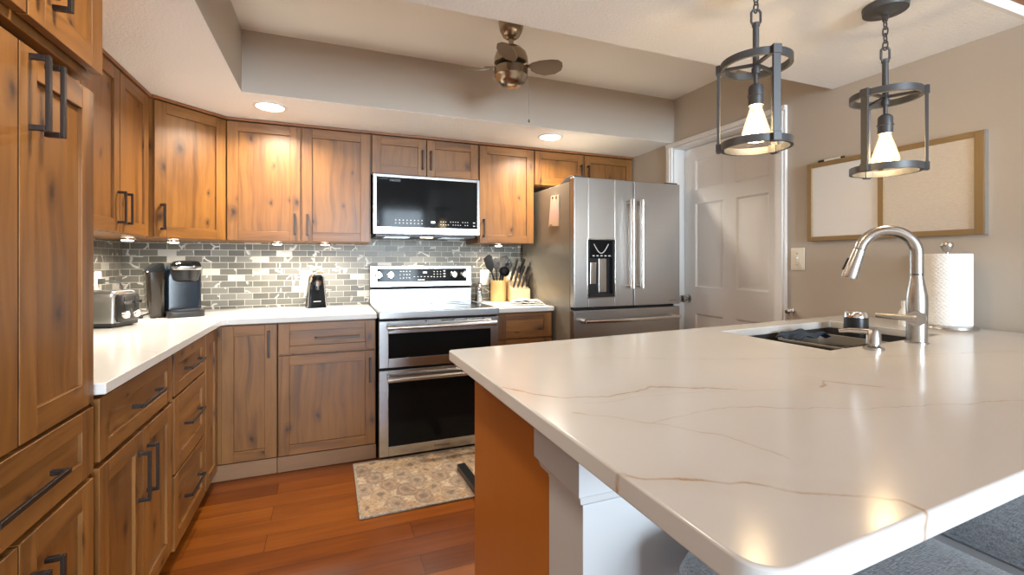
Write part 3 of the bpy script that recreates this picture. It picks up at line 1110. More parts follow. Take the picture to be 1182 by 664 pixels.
keys([(rx0 + .205 + j * .022 + rnd.uniform(-.003, .003), .062 + i * .024, rnd.uniform(.007, .012), .004) for i in range(3) for j in range(4)])
keys([(rx0 + .305 + j * .025, .070, .010, .004) for j in range(6)])
keys([(rx0 + .452 + j * .024, .068 + i * .019, .007, .005) for i in range(3) for j in range(3)])
keys([(rx0 + .525, .068 + i * .021, .015, .008) for i in range(3)])
keys([(rx0 + .335 + j * .013, .046, .009, .007) for j in range(4)])
MB(CP).box(rx0 + .372, rx0 + .402, .098, .108, .003, .0037).build('clock_display', M['display'], pn)


def oven(z0, z1, hz, wz0, wz1):
    m = MB(FBY(-.652))
    wx0, wx1 = rx0 + .055, rx1 - .055
    y1 = .038
    m.box(rx0 + .002, wx0, 0, y1, z0, z1)
    m.box(wx1, rx1 - .002, 0, y1, z0, z1)
    m.box(wx0, wx1, 0, y1, z0, wz0)
    m.box(wx0, wx1, 0, y1, wz1, z1)
    d = m.build('oven_door', M['steel'], rg, .0015)
    m = MB(FBY(-.652))
    m.box(wx0 + .001, wx1 - .001, .004, y1 - .002, wz0 + .001, wz1 - .001)
    m.build('oven_window', M['black_gloss'], d)
    m = MB()
    m.cyl((rx0 + .062, -.748, hz), (rx1 - .052, -.748, hz), .0125, n=20)
    for x in (rx0 + .058, rx1 - .052):
        m.cyl((x - .014, -.748, hz), (x + .014, -.748, hz), .0165, n=20)
        m.cyl((x, -.689, hz), (x, -.748, hz), .0105, n=14)
    m.build('handle', M['nickel'], d)
    return d


o1 = oven(.594, .868, .836, .648, .795)
for x, w in ((.30, .014), (.40, .085), (.555, .014), (.665, .014)):
    m = MB(FBY(-.690))
    m.box(rx0 + x - .03, rx0 + x - .03 + w, -.001, .0012, .858, .864)
    m.build('vent_slot', M['gap'], o1)
o2 = oven(.072, .578, .535, .128, .505)
m = MB(FBY(-.690))
m.box(1.755, 1.880, -.001, .0025, .084, .112)
bd = m.build('badge', M['nickel'], o2, .001)
text('KitchenAid', .021, axes((1.8175, -.6926, .0985), (1, 0, 0), (0, 0, 1), (0, -1, 0)), M['black_plastic'], o2)

# ------------------------------------------------------------------ microwave
mx0, mx1, mz0, mz1, mf = 1.437, 2.152, 1.398, 1.788, -.405
mw = thing('microwave_oven', 'over-the-range stainless steel microwave with black glass front', 'microwave', ((mx0 + mx1) / 2, -.2, mz0))
MB().box(mx0 + .004, mx1 - .004, -.372, -.012, mz0 + .004, mz1).build('body', M['grey_plastic'], mw, .003)
b = MB(FBY(-.373))
gz0, gz1, gx0, gx1 = mz0 + .050, mz1 - .018, mx0 + .022, mx1 - .018
for q_ in ((mx0, gx0, mz0 + .004, mz1), (gx1, mx1, mz0 + .004, mz1), (gx0, gx1, mz0 + .004, gz0), (gx0, gx1, gz1, mz1)):
    b.box(q_[0], q_[1], 0, .032, q_[2], q_[3])
md = b.build('door', M['steel'], mw, .002)
b = MB(FBY(-.373))
b.box(gx0 + .0005, gx1 - .0005, .004, .031, gz0 + .0005, gz1 - .0005)
mg = b.build('glass_front', M['black_gloss'], md)
b = MB(FBY(-.4045))
for i in range(2):
    for j in range(8):
        b.box(gx0 + .115 + j * .0245, gx0 + .123 + j * .0245, 0, .0006, gz0 + .022 + i * .020, gz0 + .029 + i * .020)
b.build('key_markings', M['marking'], mg)
b = MB(FBY(-.4045))
for i in range(2):
    for j in range(12):
        if (i + j) % 5 != 4:
            b.box(gx0 + .415 + j * .017, gx0 + .4215 + j * .017, 0, .0006, gz0 + .020 + i * .020, gz0 + .0245 + i * .020)
    b.box(gx0 + .645, gx0 + .66, 0, .0006, gz0 + .016 + i * .022, gz0 + .021 + i * .022)
b.build('key_markings', M['marking'], mg)
MB(FBY(-.4045)).box(gx0 + .352, gx0 + .378, 0, .0006, gz0 + .030, gz0 + .043).build('clock_display', M['display_white'], mg)
b = MB(FBY(-.4045))
b.box(gx0 + .012, gx0 + .072, 0, .0006, gz1 - .014, gz1 - .009)
b.box(gx0 + .080, gx0 + .150, 0, .0006, gz1 - .026, gz1 - .010)
b.build('sticker', M['teal_glass'], mg)
text('LG', .017, axes((mx0 + .045, -.4052, mz0 + .028), (1, 0, 0), (0, 0, 1), (0, -1, 0)), M['grey_plastic'], md)
b = MB()
b.box(mx0 + .02, mx1 - .02, -.36, -.02, mz0 - .012, mz0 + .004)
mv = b.build('underside', M['grey_plastic'], mw, .002)
for x in (1.52, 1.90):
    b = MB()
    for k in range(9):
        b.box(x, x + .16, -.33 + k * .018, -.322 + k * .018, mz0 - .0145, mz0 - .0122)
    b.build('grease_filter', M['nickel'], mv)
MB().box(1.755, 1.835, -.350, -.315, mz0 - .014, mz0 - .0122).build('task_lens', M['led'], mv)
lamp('cooktop_light', 'AREA', (1.795, -.30, mz0 - .02), 1.6, (1, .90, .74), .10, .05, parent=mw, spread=R(150))

# ------------------------------------------------------------------ refrigerator
fx0, fx1, ff = 2.620, 3.466, -.905
fr = thing('refrigerator', 'stainless french-door refrigerator with water dispenser and bottom freezer', 'refrigerator', (3.04, -.47, FZ))
b = MB()
b.box(fx0 + .004, fx1 - .004, -.843, -.06, FZ + .03, 1.742)
for x in (fx0 + .08, fx1 - .08):
    for y in (-.80, -.12):
        b.cyl((x, y, FZ), (x, y, FZ + .04), .022)
b.build('body', M['fridge_side'], fr, .004)
MB().box(fx0 + .012, fx1 - .012, -.852, -.8432, FZ + .06, 1.735).build('gasket', M['gap'], fr)
xm = 3.076
dx0, dx1, dz0, dz1 = 2.722, 2.925, .990, 1.362
def curved_front(m, x0, x1, z0, z1, yb, yf, bow=.006, n=10):
    pr = [(x0, -yb), (x1, -yb)] + [(x1 + (x0 - x1) * k / n, -yf - bow * (1 - (2 * k / n - 1) ** 2)) for k in range(n + 1)]
    m.M = m.M @ Matrix.Identity(4)
    m.prism([(x, y) for x, y in pr], z0, z1)
# left door built round the dispenser opening
b = MB()
yb, yf = -.853, ff
for x0, x1, z0, z1 in ((fx0, dx0, .925, 1.762), (dx1, xm - .003, .925, 1.762), (dx0, dx1, .925, dz0), (dx0, dx1, dz1, 1.762)):
    b.box(x0, x1, yf, yb, z0, z1)
dl = b.build('door', M['steel_fridge'], fr, .004)
b = MB()
b.box(xm + .003, fx1, yf, yb, .925, 1.762)
dr = b.build('door', M['steel_fridge'], fr, .004)
text('KitchenAid', .013, axes((3.405, yf - .0008, .952), (1, 0, 0), (0, 0, 1), (0, -1, 0)), M['nickel'], dr)
b = MB()
b.box(fx0, fx1, yf, yb, FZ + .075, .908)
fz = b.build('freezer_drawer', M['steel_fridge'], fr, .004)
MB().box(fx0 + .02, fx1 - .02, -.86, -.80, FZ + .01, FZ + .070).build('kick_plate', M['gap'], fr)
for dd, hx in ((dl, 3.030), (dr, 3.106)):
    m = MB()
    m.cyl((hx, yf - .058, 1.045), (hx, yf - .058, 1.630), .0125, n=20)
    for z in (1.062, 1.612):
        m.cyl((hx, yf + .001, z), (hx, yf - .058, z), .0125, n=14)
        m.cyl((hx, yf - .058, z - .018), (hx, yf - .058, z + .018), .0145, n=20)
    m.build('handle', M['chrome'], dd)
m = MB()
hxs = [(fx0 + .06 + (fx1 - fx0 - .11) * k / 14, yf - .048 - .022 * (1 - (2 * k / 14 - 1) ** 2), .842) for k in range(15)]
m.tube(hxs, .0125, 14)
for x in (hxs[0], hxs[-1]):
    m.cyl((x[0], yf + .001, .842), (x[0], x[1] - .004, .842), .015, n=16)
m.build('handle', M['chrome'], fz)
# dispenser
m = MB()
m.box(dx0 + .0005, dx1 - .0005, -.862, -.8535, dz0, dz1)
m.box(dx0 + .0005, dx0 + .012, yf + .004, -.862, dz0, dz1)
m.box(dx1 - .012, dx1 - .0005, yf + .004, -.862, dz0, dz1)
m.box(dx0 + .012, dx1 - .012, yf - .006, -.862, dz0, dz0 + .020)
ds = m.build('dispenser', M['black_plastic'], dl)
m = MB()
for q_ in ((dx0 - .008, dx0, dz0 - .008, dz1 + .008), (dx1, dx1 + .008, dz0 - .008, dz1 + .008), (dx0, dx1, dz0 - .008, dz0), (dx0, dx1, dz1, dz1 + .008)):
    m.box(q_[0], q_[1], yf - .005, yf + .006, q_[2], q_[3])
m.build('dispenser_trim', M['chrome'], ds, .002)
m = MB()
m.box(dx0 + .012, dx1 - .012, yf + .002, -.862, 1.245, dz1 - .001)
m.build('control_face', M['black_gloss'], ds, .003)
m = MB()
arc = [(dx0 + .045 + .11 * k / 12, yf + .0005, 1.335 - .060 * math.sin(PI * k / 12)) for k in range(13)]
m.tube(arc, .003, 6)
for k in range(5):
    m.box(dx0 + .035 + k * .03, dx0 + .050 + k * .03, yf + .0005, yf + .002, 1.255, 1.262)
m.build('button', M['marking'], ds)
m = MB()
m.loft([(dx0 + .030, dx0 + .080, -.878, -.864, .006, 1.075), (dx0 + .030, dx0 + .080, -.882, -.864, .006, 1.215)])
m.loft([(dx0 + .100, dx0 + .165, -.872, -.8625, .006, 1.020), (dx0 + .100, dx0 + .165, -.872, -.8625, .006, 1.240)])
m.build('paddle', M['nickel'], ds)
for x0, x1 in ((fx0 + .004, fx0 + .10), (fx1 - .10, fx1 - .004)):
    m = MB(axes((0, 0, 0), (0, -1, 0), (0, 0, 1), (-1, 0, 0)))
    m.prism([(.70, 1.7425), (.885, 1.7425), (.885, 1.775), (.80, 1.775), (.76, 1.762)], -x1, -x0)
    m.build('hinge_cover', M['grey_plastic'], fr, .003)
# notepad held on the refrigerator's side
nt = thing('notepad', 'narrow pastel list notepad stuck to the side of the refrigerator', 'notepad', (fx0, -.625, 1.57))
b = MB(axes((fx0 + .0035, 0, 0), (0, 1, 0), (0, 0, 1), (-1, 0, 0)))
b.prism([(-.695, 1.462), (-.545, 1.470), (-.583, 1.680), (-.700, 1.672)], 0, .006)
b.build('pad', M['note'], nt)
b = MB(axes((fx0 - .0027, 0, 0), (0, 1, 0), (0, 0, 1), (-1, 0, 0)))
b.box(-.620, -.600, 1.655, 1.672, 0, .0008)
b.build('print', M['black_plastic'], nt)
b = MB(axes((fx0 - .0027, 0, 0), (0, 1, 0), (0, 0, 1), (-1, 0, 0)))
b.box(-.600, -.560, 1.474, 1.4785, 0, .0008)
b.build('print', M['black_plastic'], nt)
b = MB(axes((fx0 - .0027, 0, 0), (0, 1, 0), (0, 0, 1), (-1, 0, 0)))
b.box(-.680, -.650, 1.650, 1.670, 0, .0008)
b.build('print', M['gold_frame'], nt)

# ------------------------------------------------------------------ island
SH = .074


def isl(x, y):
    return (x, y + SH * (x - 1.495))


sx0, sx1 = 2.515, 3.185
sy0, sy1 = -2.655, -2.262       # in island coordinates (before its slight turn)
b = MB()
nlx, nly, rc = 1.500, -3.205, .035
near = [(nlx + rc - rc * math.sin(R(a)), nly + rc - rc * math.cos(R(a))) for a in range(0, 91, 15)][::-1]
ySl = .046
yb2 = lambda x: -2.166 + SH * (x - 1.495)
outer = [(1.495, -2.172), (1.502, -2.166)] + [(x, yb2(x)) for x in (sx0, sx1, XR - .004)]
outer = outer[::-1] + near + [(x, nly + ySl * (x - nlx)) for x in (sx0, sx1, XR - .004)]
hole = [isl(sx0, sy1), isl(sx1, sy1), isl(sx1, sy0), isl(sx0, sy0)]
bm = b.bm
for z in (ZI, ZI - .03):
    o_ = [b._v((x, y, z)) for x, y in outer]
    h_ = [b._v((x, y, z)) for x, y in hole]
    n_ = len(o_)
    # find bridge vertices above and below the sink
    tR, tS1, tS0 = o_[0], o_[1], o_[2]
    bS0, bS1, bR = o_[-3], o_[-2], o_[-1]
    left = o_[2:-2]
    bm.faces.new(left + [h_[3], h_[0]])
    bm.faces.new([tS1, tS0, h_[0], h_[1]])
    bm.faces.new([bS0, bS1, h_[2], h_[3]])
    bm.faces.new([tR, tS1, h_[1], h_[2], bS1, bR])
    if z == ZI:
        oT, hT = o_, h_
    else:
        for A, B in ((oT, o_), (hT, h_)):
            for k in range(len(A)):
                bm.faces.new([A[k], A[(k + 1) % len(A)], B[(k + 1) % len(A)], B[k]])
tag(b.build('island_countertop', M['quartz'], bevel=.004, seg=3), 'large white quartz island countertop with gold veins and sink cutout', 'countertop')

ZB = ZI - .0305
ib = thing('kitchen_island', 'island cabinet base with smooth orange-brown wood end panel', 'island cabinet', (2.5, -2.43, FZ))
b = MB()
b.box(1.590, 2.44, -2.684, -2.21, FZ + .09, ZB)
b.box(2.44, 3.26, -2.684, -2.21, FZ + .09, .70)
b.box(3.26, XR - .004, -2.684, -2.21, FZ + .09, ZB)
b.box(1.60, XR - .004, -2.684, -2.27, FZ, FZ + .09)
b.build('carcass', M['inside'], ib)
MB().box(1.566, 1.589, -2.684, -2.192, FZ + .001, ZB, 'z').build('end_panel', M['panel'], ib, .001)
FI = axes((0, -2.209, 0), (1, 0, 0), (0, 1, 0), (0, 0, 1))
for x0, x1 in ((1.595, 2.05), (2.056, 2.51), (2.516, 2.97), (2.976, 3.48)):
    shaker(ib, FI, 'door', x0, x1, .14, .70, hh(.66, (x0 + x1) / 2 - .1, (x0 + x1) / 2 + .1))
    shaker(ib, FI, 'drawer', x0, x1, .715, .90, hh(.81, (x0 + x1) / 2 - .1, (x0 + x1) / 2 + .1), rail=.045)
kw = thing('island_knee_wall', 'pale painted knee wall with squared capped end under the island overhang', 'island wall', (2.5, -2.75, FZ))
ky0, ky1, kx0 = -2.812, -2.6855, 1.562
b = MB()
b.box(kx0, XR - .004, ky0, ky1, FZ, ZB)
b.build('wall_panel', M['knee'], kw, .0015)
b = MB()
cp = [(.818, .0), (.826, .010), (.838, .013), (.842, .018), (ZB - .0005, .018)]
pr = [( -.0005, .812)] + [(d, z) for z, d in cp] + [(-.0005, ZB - .0005)]
# capital: profile swept round the end and along the near face
def ring(d):
    return [(kx0 - d, ky1 + d * 1.6), (kx0 - d, ky0 - d), (XR - .004, ky0 - d)]
pts = [[b._v((x, y, z)) for x, y in ring(max(d, .0004))] for d, z in pr]
for A, B in zip(pts[:-1], pts[1:]):
    for k in range(2):
        b.bm.faces.new([A[k], A[k + 1], B[k + 1], B[k]])
b.face([(kx0 - d, ky1 + max(d, .0004) * 1.6, z) for d, z in pr])
b.face([(kx0 - .018, ky1 + .029, .845), (kx0 + .0, ky1 + .029, .845), (kx0, ky1 + .029, ZB - .001), (kx0 - .018, ky1 + .029, ZB - .001)])
b.build('capital', M['knee'], kw)
MB().box(kx0 - .012, XR - .004, ky0 - .012, ky0 - .0005, FZ, FZ + .09).build('baseboard', M['white_paint'], kw, .002)

# sink and what lies in it
sk = thing('kitchen_sink', 'dark grey undermount sink set into the island countertop', 'sink', ((sx0 + sx1) / 2, -2.42, .72))
b = MB()
def ql(d, z):
    return [(*isl(x, y), z) for x, y in ((sx0 - d, sy1 + d), (sx1 + d, sy1 + d), (sx1 + d, sy0 - d), (sx0 - d, sy0 - d))]
lv = [ql(.015, ZB - .0005), ql(.0, ZB - .0005), ql(-.004, .745), ql(-.02, .725)]
ou = [ql(.015, ZB - .004), ql(.015, .715)]
for seq in (lv, [lv[0]] + ou):
    for A, B in zip(seq[:-1], seq[1:]):
        for k in range(4):
            b.face([A[k], A[(k + 1) % 4], B[(k + 1) % 4], B[k]])
b.face(lv[-1]); b.face(ou[-1])
bmesh.ops.remove_doubles(b.bm, verts=b.bm.verts, dist=1e-5)
b.build('basin', M['sink'], sk)
b = MB()
b.lathe([(.045, .7255), (.045, .729), (.03, .730), (.028, .7275), (0, .7275)], (2.85, -2.38, 0), 24)
b.build('drain', M['nickel'], sk)
rotI = math.atan(SH)
tb = thing('dish_tub', 'grey rectangular dish tub standing in the sink', 'dish tub', (2.905, -2.372, .727), rz=rotI)
b = MB()
b.loft([(-.120, .120, -.145, .145, .03, .0), (-.132, .132, -.16, .16, .035, .195), (-.144, .144, -.172, .172, .04, .197), (-.144, .144, -.172, .172, .04, .203),
        (-.127, .127, -.155, .155, .035, .203), (-.115, .115, -.14, .14, .03, .008)], 5)
b.build('tub', M['tub'], tb, local=True)
ct_ = thing('dish_cloth', 'crumpled dark blue cloth draped over the tub rim in the sink', 'cloth', (2.86, -2.25, .931), rz=rotI)
b = MB()
N = 16
def cz(u, v):
    return .006 * math.sin(5 * u + 2) * math.cos(4 * v) + .004 * math.sin(8 * v + 3 * u) + .010 - .03 * max(0, abs(u) - .6)
g_ = [[b._v((-.09 + .18 * i / N, -.05 + .10 * j / N, cz(2 * i / N - 1, 2 * j / N - 1) + .006)) for j in range(N + 1)] for i in range(N + 1)]
for i in range(N):
    for j in range(N):
        b.bm.faces.new([g_[i][j], g_[i + 1][j], g_[i + 1][j + 1], g_[i][j + 1]])
c_ = b.build('cloth', M['blue_cloth'], ct_, local=True)
c_.modifiers.new('thick', 'SOLIDIFY').thickness = .004
pnn = thing('frying_pan', 'black pan with long handle lying across the tub in the sink', 'pan', (2.90, -2.372, .872), rz=rotI)
b = MB()
b.lathe([(.0, .0), (.062, .0), (.082, .032), (.086, .033), (.086, .036), (.080, .036), (.060, .004), (0, .004)], (0, 0, 0), 32)
b.build('pan_body', M['black_plastic'], pnn, local=True)
b = MB()
b.tube([(.083, .0, .031), (.13, -.012, .036), (.205, -.028, .034)], [.007, .009, .010, .009], 10)
b.build('handle', M['black_plastic'], pnn, local=True)
tag(MB(Matrix.Translation((2.90, -2.49, .934)) @ Matrix.Rotation(.35, 4, 'Z')).lathe([(0, .0), (.012, .002), (.020, .005), (.013, .009), (0, .010)], (-.1, 0, .0), 14)
    .tube([(-.085, 0, .006), (0, .004, .012), (.09, .002, .004)], .0035, 8).build('spoon', M['chrome']), 'steel spoon lying on the near rim of the dish tub', 'spoon')
tag(MB(Matrix.Translation((3.10, -2.46, .728)) @ Matrix.Rotation(.3, 4, 'Z')).loft([(-.055, .055, -.035, .035, .012, .0), (-.057, .057, -.037, .037, .014, .012), (-.053, .053, -.033, .033, .012, .026)], 4)
    .build('sponge', M['yellow'], bevel=.002), 'yellow sponge at the far end of the sink behind the faucet', 'sponge')
tag(MB(Matrix.Translation((3.06, -2.40, .728)) @ Matrix.Rotation(.3, 4, 'Z')).lathe([(.022, 0), (.026, .003), (.026, .022), (.020, .027), (0, .027)], (0, 0, 0), 20)
    .build('bottle_cap', M['red']), 'small red cap in the sink beside the faucet', 'cap')

# faucet, soap pump, tumbler, bottle, paper towel
fc = thing('kitchen_faucet', 'brushed nickel pull-down gooseneck faucet behind the sink', 'faucet', (2.893, -2.600, ZI))
X0, Y0 = 2.893, -2.600
b = MB()
b.lathe([(.030, ZI), (.030, ZI + .004), (.0265, ZI + .006), (.0265, ZI + .085), (.0275, ZI + .12), (.0265, ZI + .15), (.0205, ZI + .185), (.0175, ZI + .205), (.0172, ZI + .214)], (X0, Y0, 0), 28)
b.build('body', M['nickel'], fc)
MB().lathe([(.0168, ZI + .2142), (.0168, ZI + .2165)], (X0, Y0, 0), 24).build('seam', M['gap'], fc)
dirv = Vector((-.50, .60, 0)).normalized()
rad = .073
pts = [Vector((X0, Y0, ZI + .217)), Vector((X0, Y0, ZI + .275))]
cen = Vector((X0, Y0, ZI + .283)) + dirv * rad
for k in range(0, 19):
    a = R(180 - 168 * k / 18)
    pts.append(cen + dirv * (rad * math.cos(a)) + Vector((0, 0, rad * math.sin(a))))
end = pts[-1]
tdir = (pts[-1] - pts[-2]).normalized()
b = MB()
b.tube(pts, .0172, 20)
b.build('spout', M['nickel'], fc)
b = MB()
p1 = end + tdir * .003
b.tube([p1, p1 + tdir * .03, p1 + tdir * .088, p1 + tdir * .098], [.0178, .0195, .0245, .0235], 22)
sp_ = b.build('spray_head', M['nickel'], fc)
b = MB()
b.tube([p1 + tdir * .03 + dirv * .0195, p1 + tdir * .07 + dirv * .0235], .006, 10)
b.build('spray_button', M['black_plastic'], sp_)
hd = Vector((-.45, .89, 0)).normalized()
hb = Vector((X0, Y0, ZI + .080))
cdir = Vector((-.90, -.43, 0)).normalized()
b = MB()
b.cyl(hb + cdir * .015, hb + cdir * .042, .024, .023, 28)
b.build('handle_hub', M['nickel'], fc)
b = MB()
h0 = hb + cdir * .034
b.tube([h0 + hd * .0, h0 + hd * .03, h0 + hd * .10 + Vector((0, 0, .003))], [.016, .0095, .0075], 14)
b.build('lever', M['nickel'], fc)
sp = thing('soap_dispenser', 'short brushed nickel soap pump on the counter in front of the sink', 'soap dispenser', (2.645, -2.62, ZI))
b = MB()
b.lathe([(.026, ZI), (.026, ZI + .007), (.020, ZI + .009), (.0145, ZI + .012), (.0145, ZI + .017), (.019, ZI + .018), (.0165, ZI + .056), (.0145, ZI + .059), (0, ZI + .059)], (2.645, -2.62, 0), 28)
b.build('pump', M['nickel'], sp)
b = MB()
b.tube([(2.645, -2.62, ZI + .051), (2.612, -2.575, ZI + .052), (2.596, -2.553, ZI + .047)], [.008, .007, .006], 12)
b.build('nozzle', M['nickel'], sp)
# tumbler standing in the sink
tx, ty, tz = 3.130, -2.275, .7275
cu = thing('tumbler', 'tall black tumbler with steel rim standing upright in the back of the sink', 'tumbler', (tx, ty, tz))
b = MB()
b.lathe([(0, tz), (.030, tz), (.033, tz + .004), (.043, tz + .16), (.0405, tz + .272)], (tx, ty, 0), 32)
b.build('cup_body', M['black_plastic'], cu)
b = MB()
b.lathe([(.0406, tz + .2722), (.0385, tz + .292), (.036, tz + .295), (0, tz + .295)], (tx, ty, 0), 32)
b.build('steel_rim', M['chrome'], cu)
# white bottle behind the faucet
bx, by = 3.290, -2.36
bo = thing('dish_soap_bottle', 'slim white bottle standing just behind the faucet', 'bottle', (bx, by, ZI))
b = MB()
b.lathe([(0, ZI), (.020, ZI), (.0215, ZI + .004), (.0215, ZI + .055), (.012, ZI + .072), (.012, ZI + .078)], (bx, by, 0), 24)
b.build('bottle_body', M['white_plastic'], bo)
MB().lathe([(.0135, ZI + .0782), (.013, ZI + .10), (0, ZI + .101)], (bx, by, 0), 20).build('cap', M['white_plastic'], bo)
# paper towel holder and roll
hx, hy = 3.375, -2.452
ph = thing('paper_towel_holder', 'brushed nickel standing paper towel holder with round base and knob', 'towel holder', (hx, hy, ZI))
b = MB()
b.lathe([(.088, ZI), (.090, ZI + .004), (.088, ZI + .012), (.080, ZI + .015), (0, ZI + .015)], (hx, hy, 0), 40)
b.build('base', M['nickel'], ph)
b = MB()
b.lathe([(.0065, ZI + .0152), (.0065, ZI + .290)], (hx, hy, 0), 14)
b.build('rod', M['nickel'], ph)
b = MB()
b.lathe([(.010, ZI + .2902), (.011, ZI + .296), (.019, ZI + .312), (.0205, ZI + .320), (.017, ZI + .329), (0, ZI + .332)], (hx, hy, 0), 24)
b.build('knob', M['nickel'], ph)
b = MB()
zr = ZI + .0155
b.lathe([(.019, zr), (.071, zr), (.0725, zr + .002), (.0725, zr + .268), (.071, zr + .270), (.019, zr + .270), (.019, zr)], (hx, hy, 0), 48)
tag(b.build('paper_towel_roll', M['paper']), 'white quilted paper towel roll on the nickel holder', 'paper towel')

# ------------------------------------------------------------------ stools tucked under the island


def stool(x0, x1, label):
    y1, y0 = -2.885, -3.30
    cx, cy = (x0 + x1) / 2, (y0 + y1) / 2
    o = thing('counter_stool', label, 'stool', (cx, cy, FZ), 'grey counter stools along the island')
    m = MB()
    t_ = .03
    for a, c_, e, f in ((x0, x0 + t_, y0, y1), (x1 - t_, x1, y0, y1), (x0 + t_, x1 - t_, y0, y0 + t_), (x0 + t_, x1 - t_, y1 - t_, y1)):
        m.box(a, c_, e, f, .655, .698)
    m.build('apron', M['stool_paint'], o, .003)
    for sx, sy in ((x0, y0), (x1 - .042, y0), (x0, y1 - .042), (x1 - .042, y1 - .042)):
        m = MB()
        m.loft([(sx + .006, sx + .036, sy + .006, sy + .036, .003, FZ), (sx + .001, sx + .041, sy + .001, sy + .041, .003, .6548)], 2)
        m.build('leg', M['stool_paint'], o)
    m = MB()
    for z, a in ((.25, 0), (.33, 1)):
        if a == 0:
            for y in (y0 + .012, y1 - .032):
                m.box(x0 + .04, x1 - .04, y, y + .02, z, z + .03)
        else:
            for x in (x0 + .012, x1 - .032):
                m.box(x, x + .02, y0 + .04, y1 - .04, z, z + .03)
    m.build('stretcher', M['stool_paint'], o, .002)
    m = MB()
    r = .06
    m.loft([(x0 + .004, x1 - .004, y0 + .004, y1 - .004, r, .6985), (x0 - .004, x1 + .004, y0 - .004, y1 + .004, r, .708), (x0 - .006, x1 + .006, y0 - .006, y1 + .006, r, .735),
            (x0, x1, y0, y1, r, .752), (x0 + .02, x1 - .02, y0 + .02, y1 - .02, r, .766), (x0 + .07, x1 - .07, y0 + .07, y1 - .07, r, .776), (x0 + .15, x1 - .15, y0 + .15, y1 - .15, .03, .780)], 10)
    s_ = m.build('seat_cushion', M['fabric'], o)
    m = MB()
    ringp = []
    for cx_, cy_, a0 in ((x1 - r, y1 - r, 0), (x0 + r, y1 - r, 90), (x0 + r, y0 + r, 180), (x1 - r, y0 + r, 270)):
        for k in range(7):
            a = R(a0 + 15 * k)
            ringp.append((cx_ + (r + .005) * math.cos(a), cy_ + (r + .005) * math.sin(a), .7065))
    m.tube(ringp, .0035, 6, True)
    m.build('piping', M['fabric'], s_)
    return o


stool(1.675, 2.115, 'grey upholstered stool under the island near its left front corner')
stool(2.262, 2.70, 'grey upholstered stool under the island at the lower right')

# ------------------------------------------------------------------ small things on the worktops
# toaster
to = thing('toaster', 'brushed steel toaster with black control end beside the pantry', 'toaster', (.168, -.724, CT), rz=R(-17))
b = MB()
L_, W_ = .128, .082
b.loft([(-L_, L_ - .012, -W_, W_, .02, .022), (-L_, L_ - .012, -W_, W_, .02, .140), (-L_ + .003, L_ - .014, -W_ + .006, W_ - .006, .02, .158), (-L_ + .012, L_ - .022, -W_ + .02, W_ - .02, .02, .168)], 6)
b.build('shell', M['steel'], to, local=True)
b = MB()
b.loft([(-L_ + .006, L_ - .018, -W_ + .006, W_ - .006, .02, .004), (-L_ - .002, L_ - .010, -W_ - .002, W_ + .002, .02, .008), (-L_ - .002, L_ - .010, -W_ - .002, W_ + .002, .02, .0218)], 6)
for x in (-L_ + .03, L_ - .045):
    for y in (-W_ + .02, W_ - .02):
        b.cyl((x, y, 0), (x, y, .006), .010, n=12)
b.build('base', M['black_plastic'], to, local=True)
b = MB(axes((L_ - .0135, 0, 0), (0, 1, 0), (0, 0, 1), (1, 0, 0)))
b.loft([(-W_ + .012, W_ - .012, .024, .155, .022, 0), (-W_ + .012, W_ - .012, .024, .155, .022, .010), (-W_ + .018, W_ - .018, .03, .149, .02, .014)], 6)
cp_ = b.build('control_end', M['black_plastic'], to, local=True)
for y in (-.034, .034):
    b = MB(axes((L_ + .0005, 0, 0), (0, 1, 0), (0, 0, 1), (1, 0, 0)))
    b.lathe([(.020, 0), (.020, .008), (.016, .016), (0, .017)], (y, .058, 0), 20)
    b.box(y - .004, y + .004, .042, .074, .014, .022)
    b.build('knob', M['chrome'], to, local=True)
    b = MB(axes((L_ + .0005, 0, 0), (0, 1, 0), (0, 0, 1), (1, 0, 0)))
    b.box(y - .002, y + .002, .085, .140, -.0004, .0006)
    b.build('lever_slot', M['gap'], cp_, local=True)
    b = MB(axes((L_ + .0005, 0, 0), (0, 1, 0), (0, 0, 1), (1, 0, 0)))
    b.loft([(y - .020, y + .020, .110, .120, .004, .0012), (y - .022, y + .022, .108, .122, .005, .018)], 4)
    b.build('lever', M['chrome'], to, local=True)
for y in (-.036, .036):
    MB().box(-.105, .085, y - .014, y + .014, .1678, .1690).build('bread_slot', M['gap'], to, local=True)
# outlet on the left wall with the toaster's plug
ou = thing('wall_outlet', 'cream outlet plate on the left tile backsplash above the toaster', 'outlet', (.009, -.33, 1.11))
b = MB(axes((.0088, 0, 0), (0, 1, 0), (0, 0, 1), (1, 0, 0)))
b.loft([(-.368, -.292, 1.052, 1.168, .006, 0), (-.368, -.292, 1.052, 1.168, .006, .004), (-.364, -.296, 1.056, 1.164, .006, .006)], 4)
b.build('plate', M['cream'], ou)
pc = thing('power_cord', 'dark power cord plugged into the outlet above the toaster', 'cord', (.02, -.32, 1.115))
b = MB()
b.loft([(.0152, .040, -.345, -.318, .004, 1.10), (.0152, .040, -.345, -.318, .004, 1.128)], 3)
b.build('plug', M['grey_plastic'], pc)
b = MB()
b.tube([(.040, -.332, 1.114), (.075, -.325, 1.116), (.10, -.30, 1.10), (.105, -.285, 1.05), (.09, -.30, .98), (.06, -.40, .925), (.04, -.52, .9205)], .004, 8)
b.build('cable', M['grey_plastic'], pc)

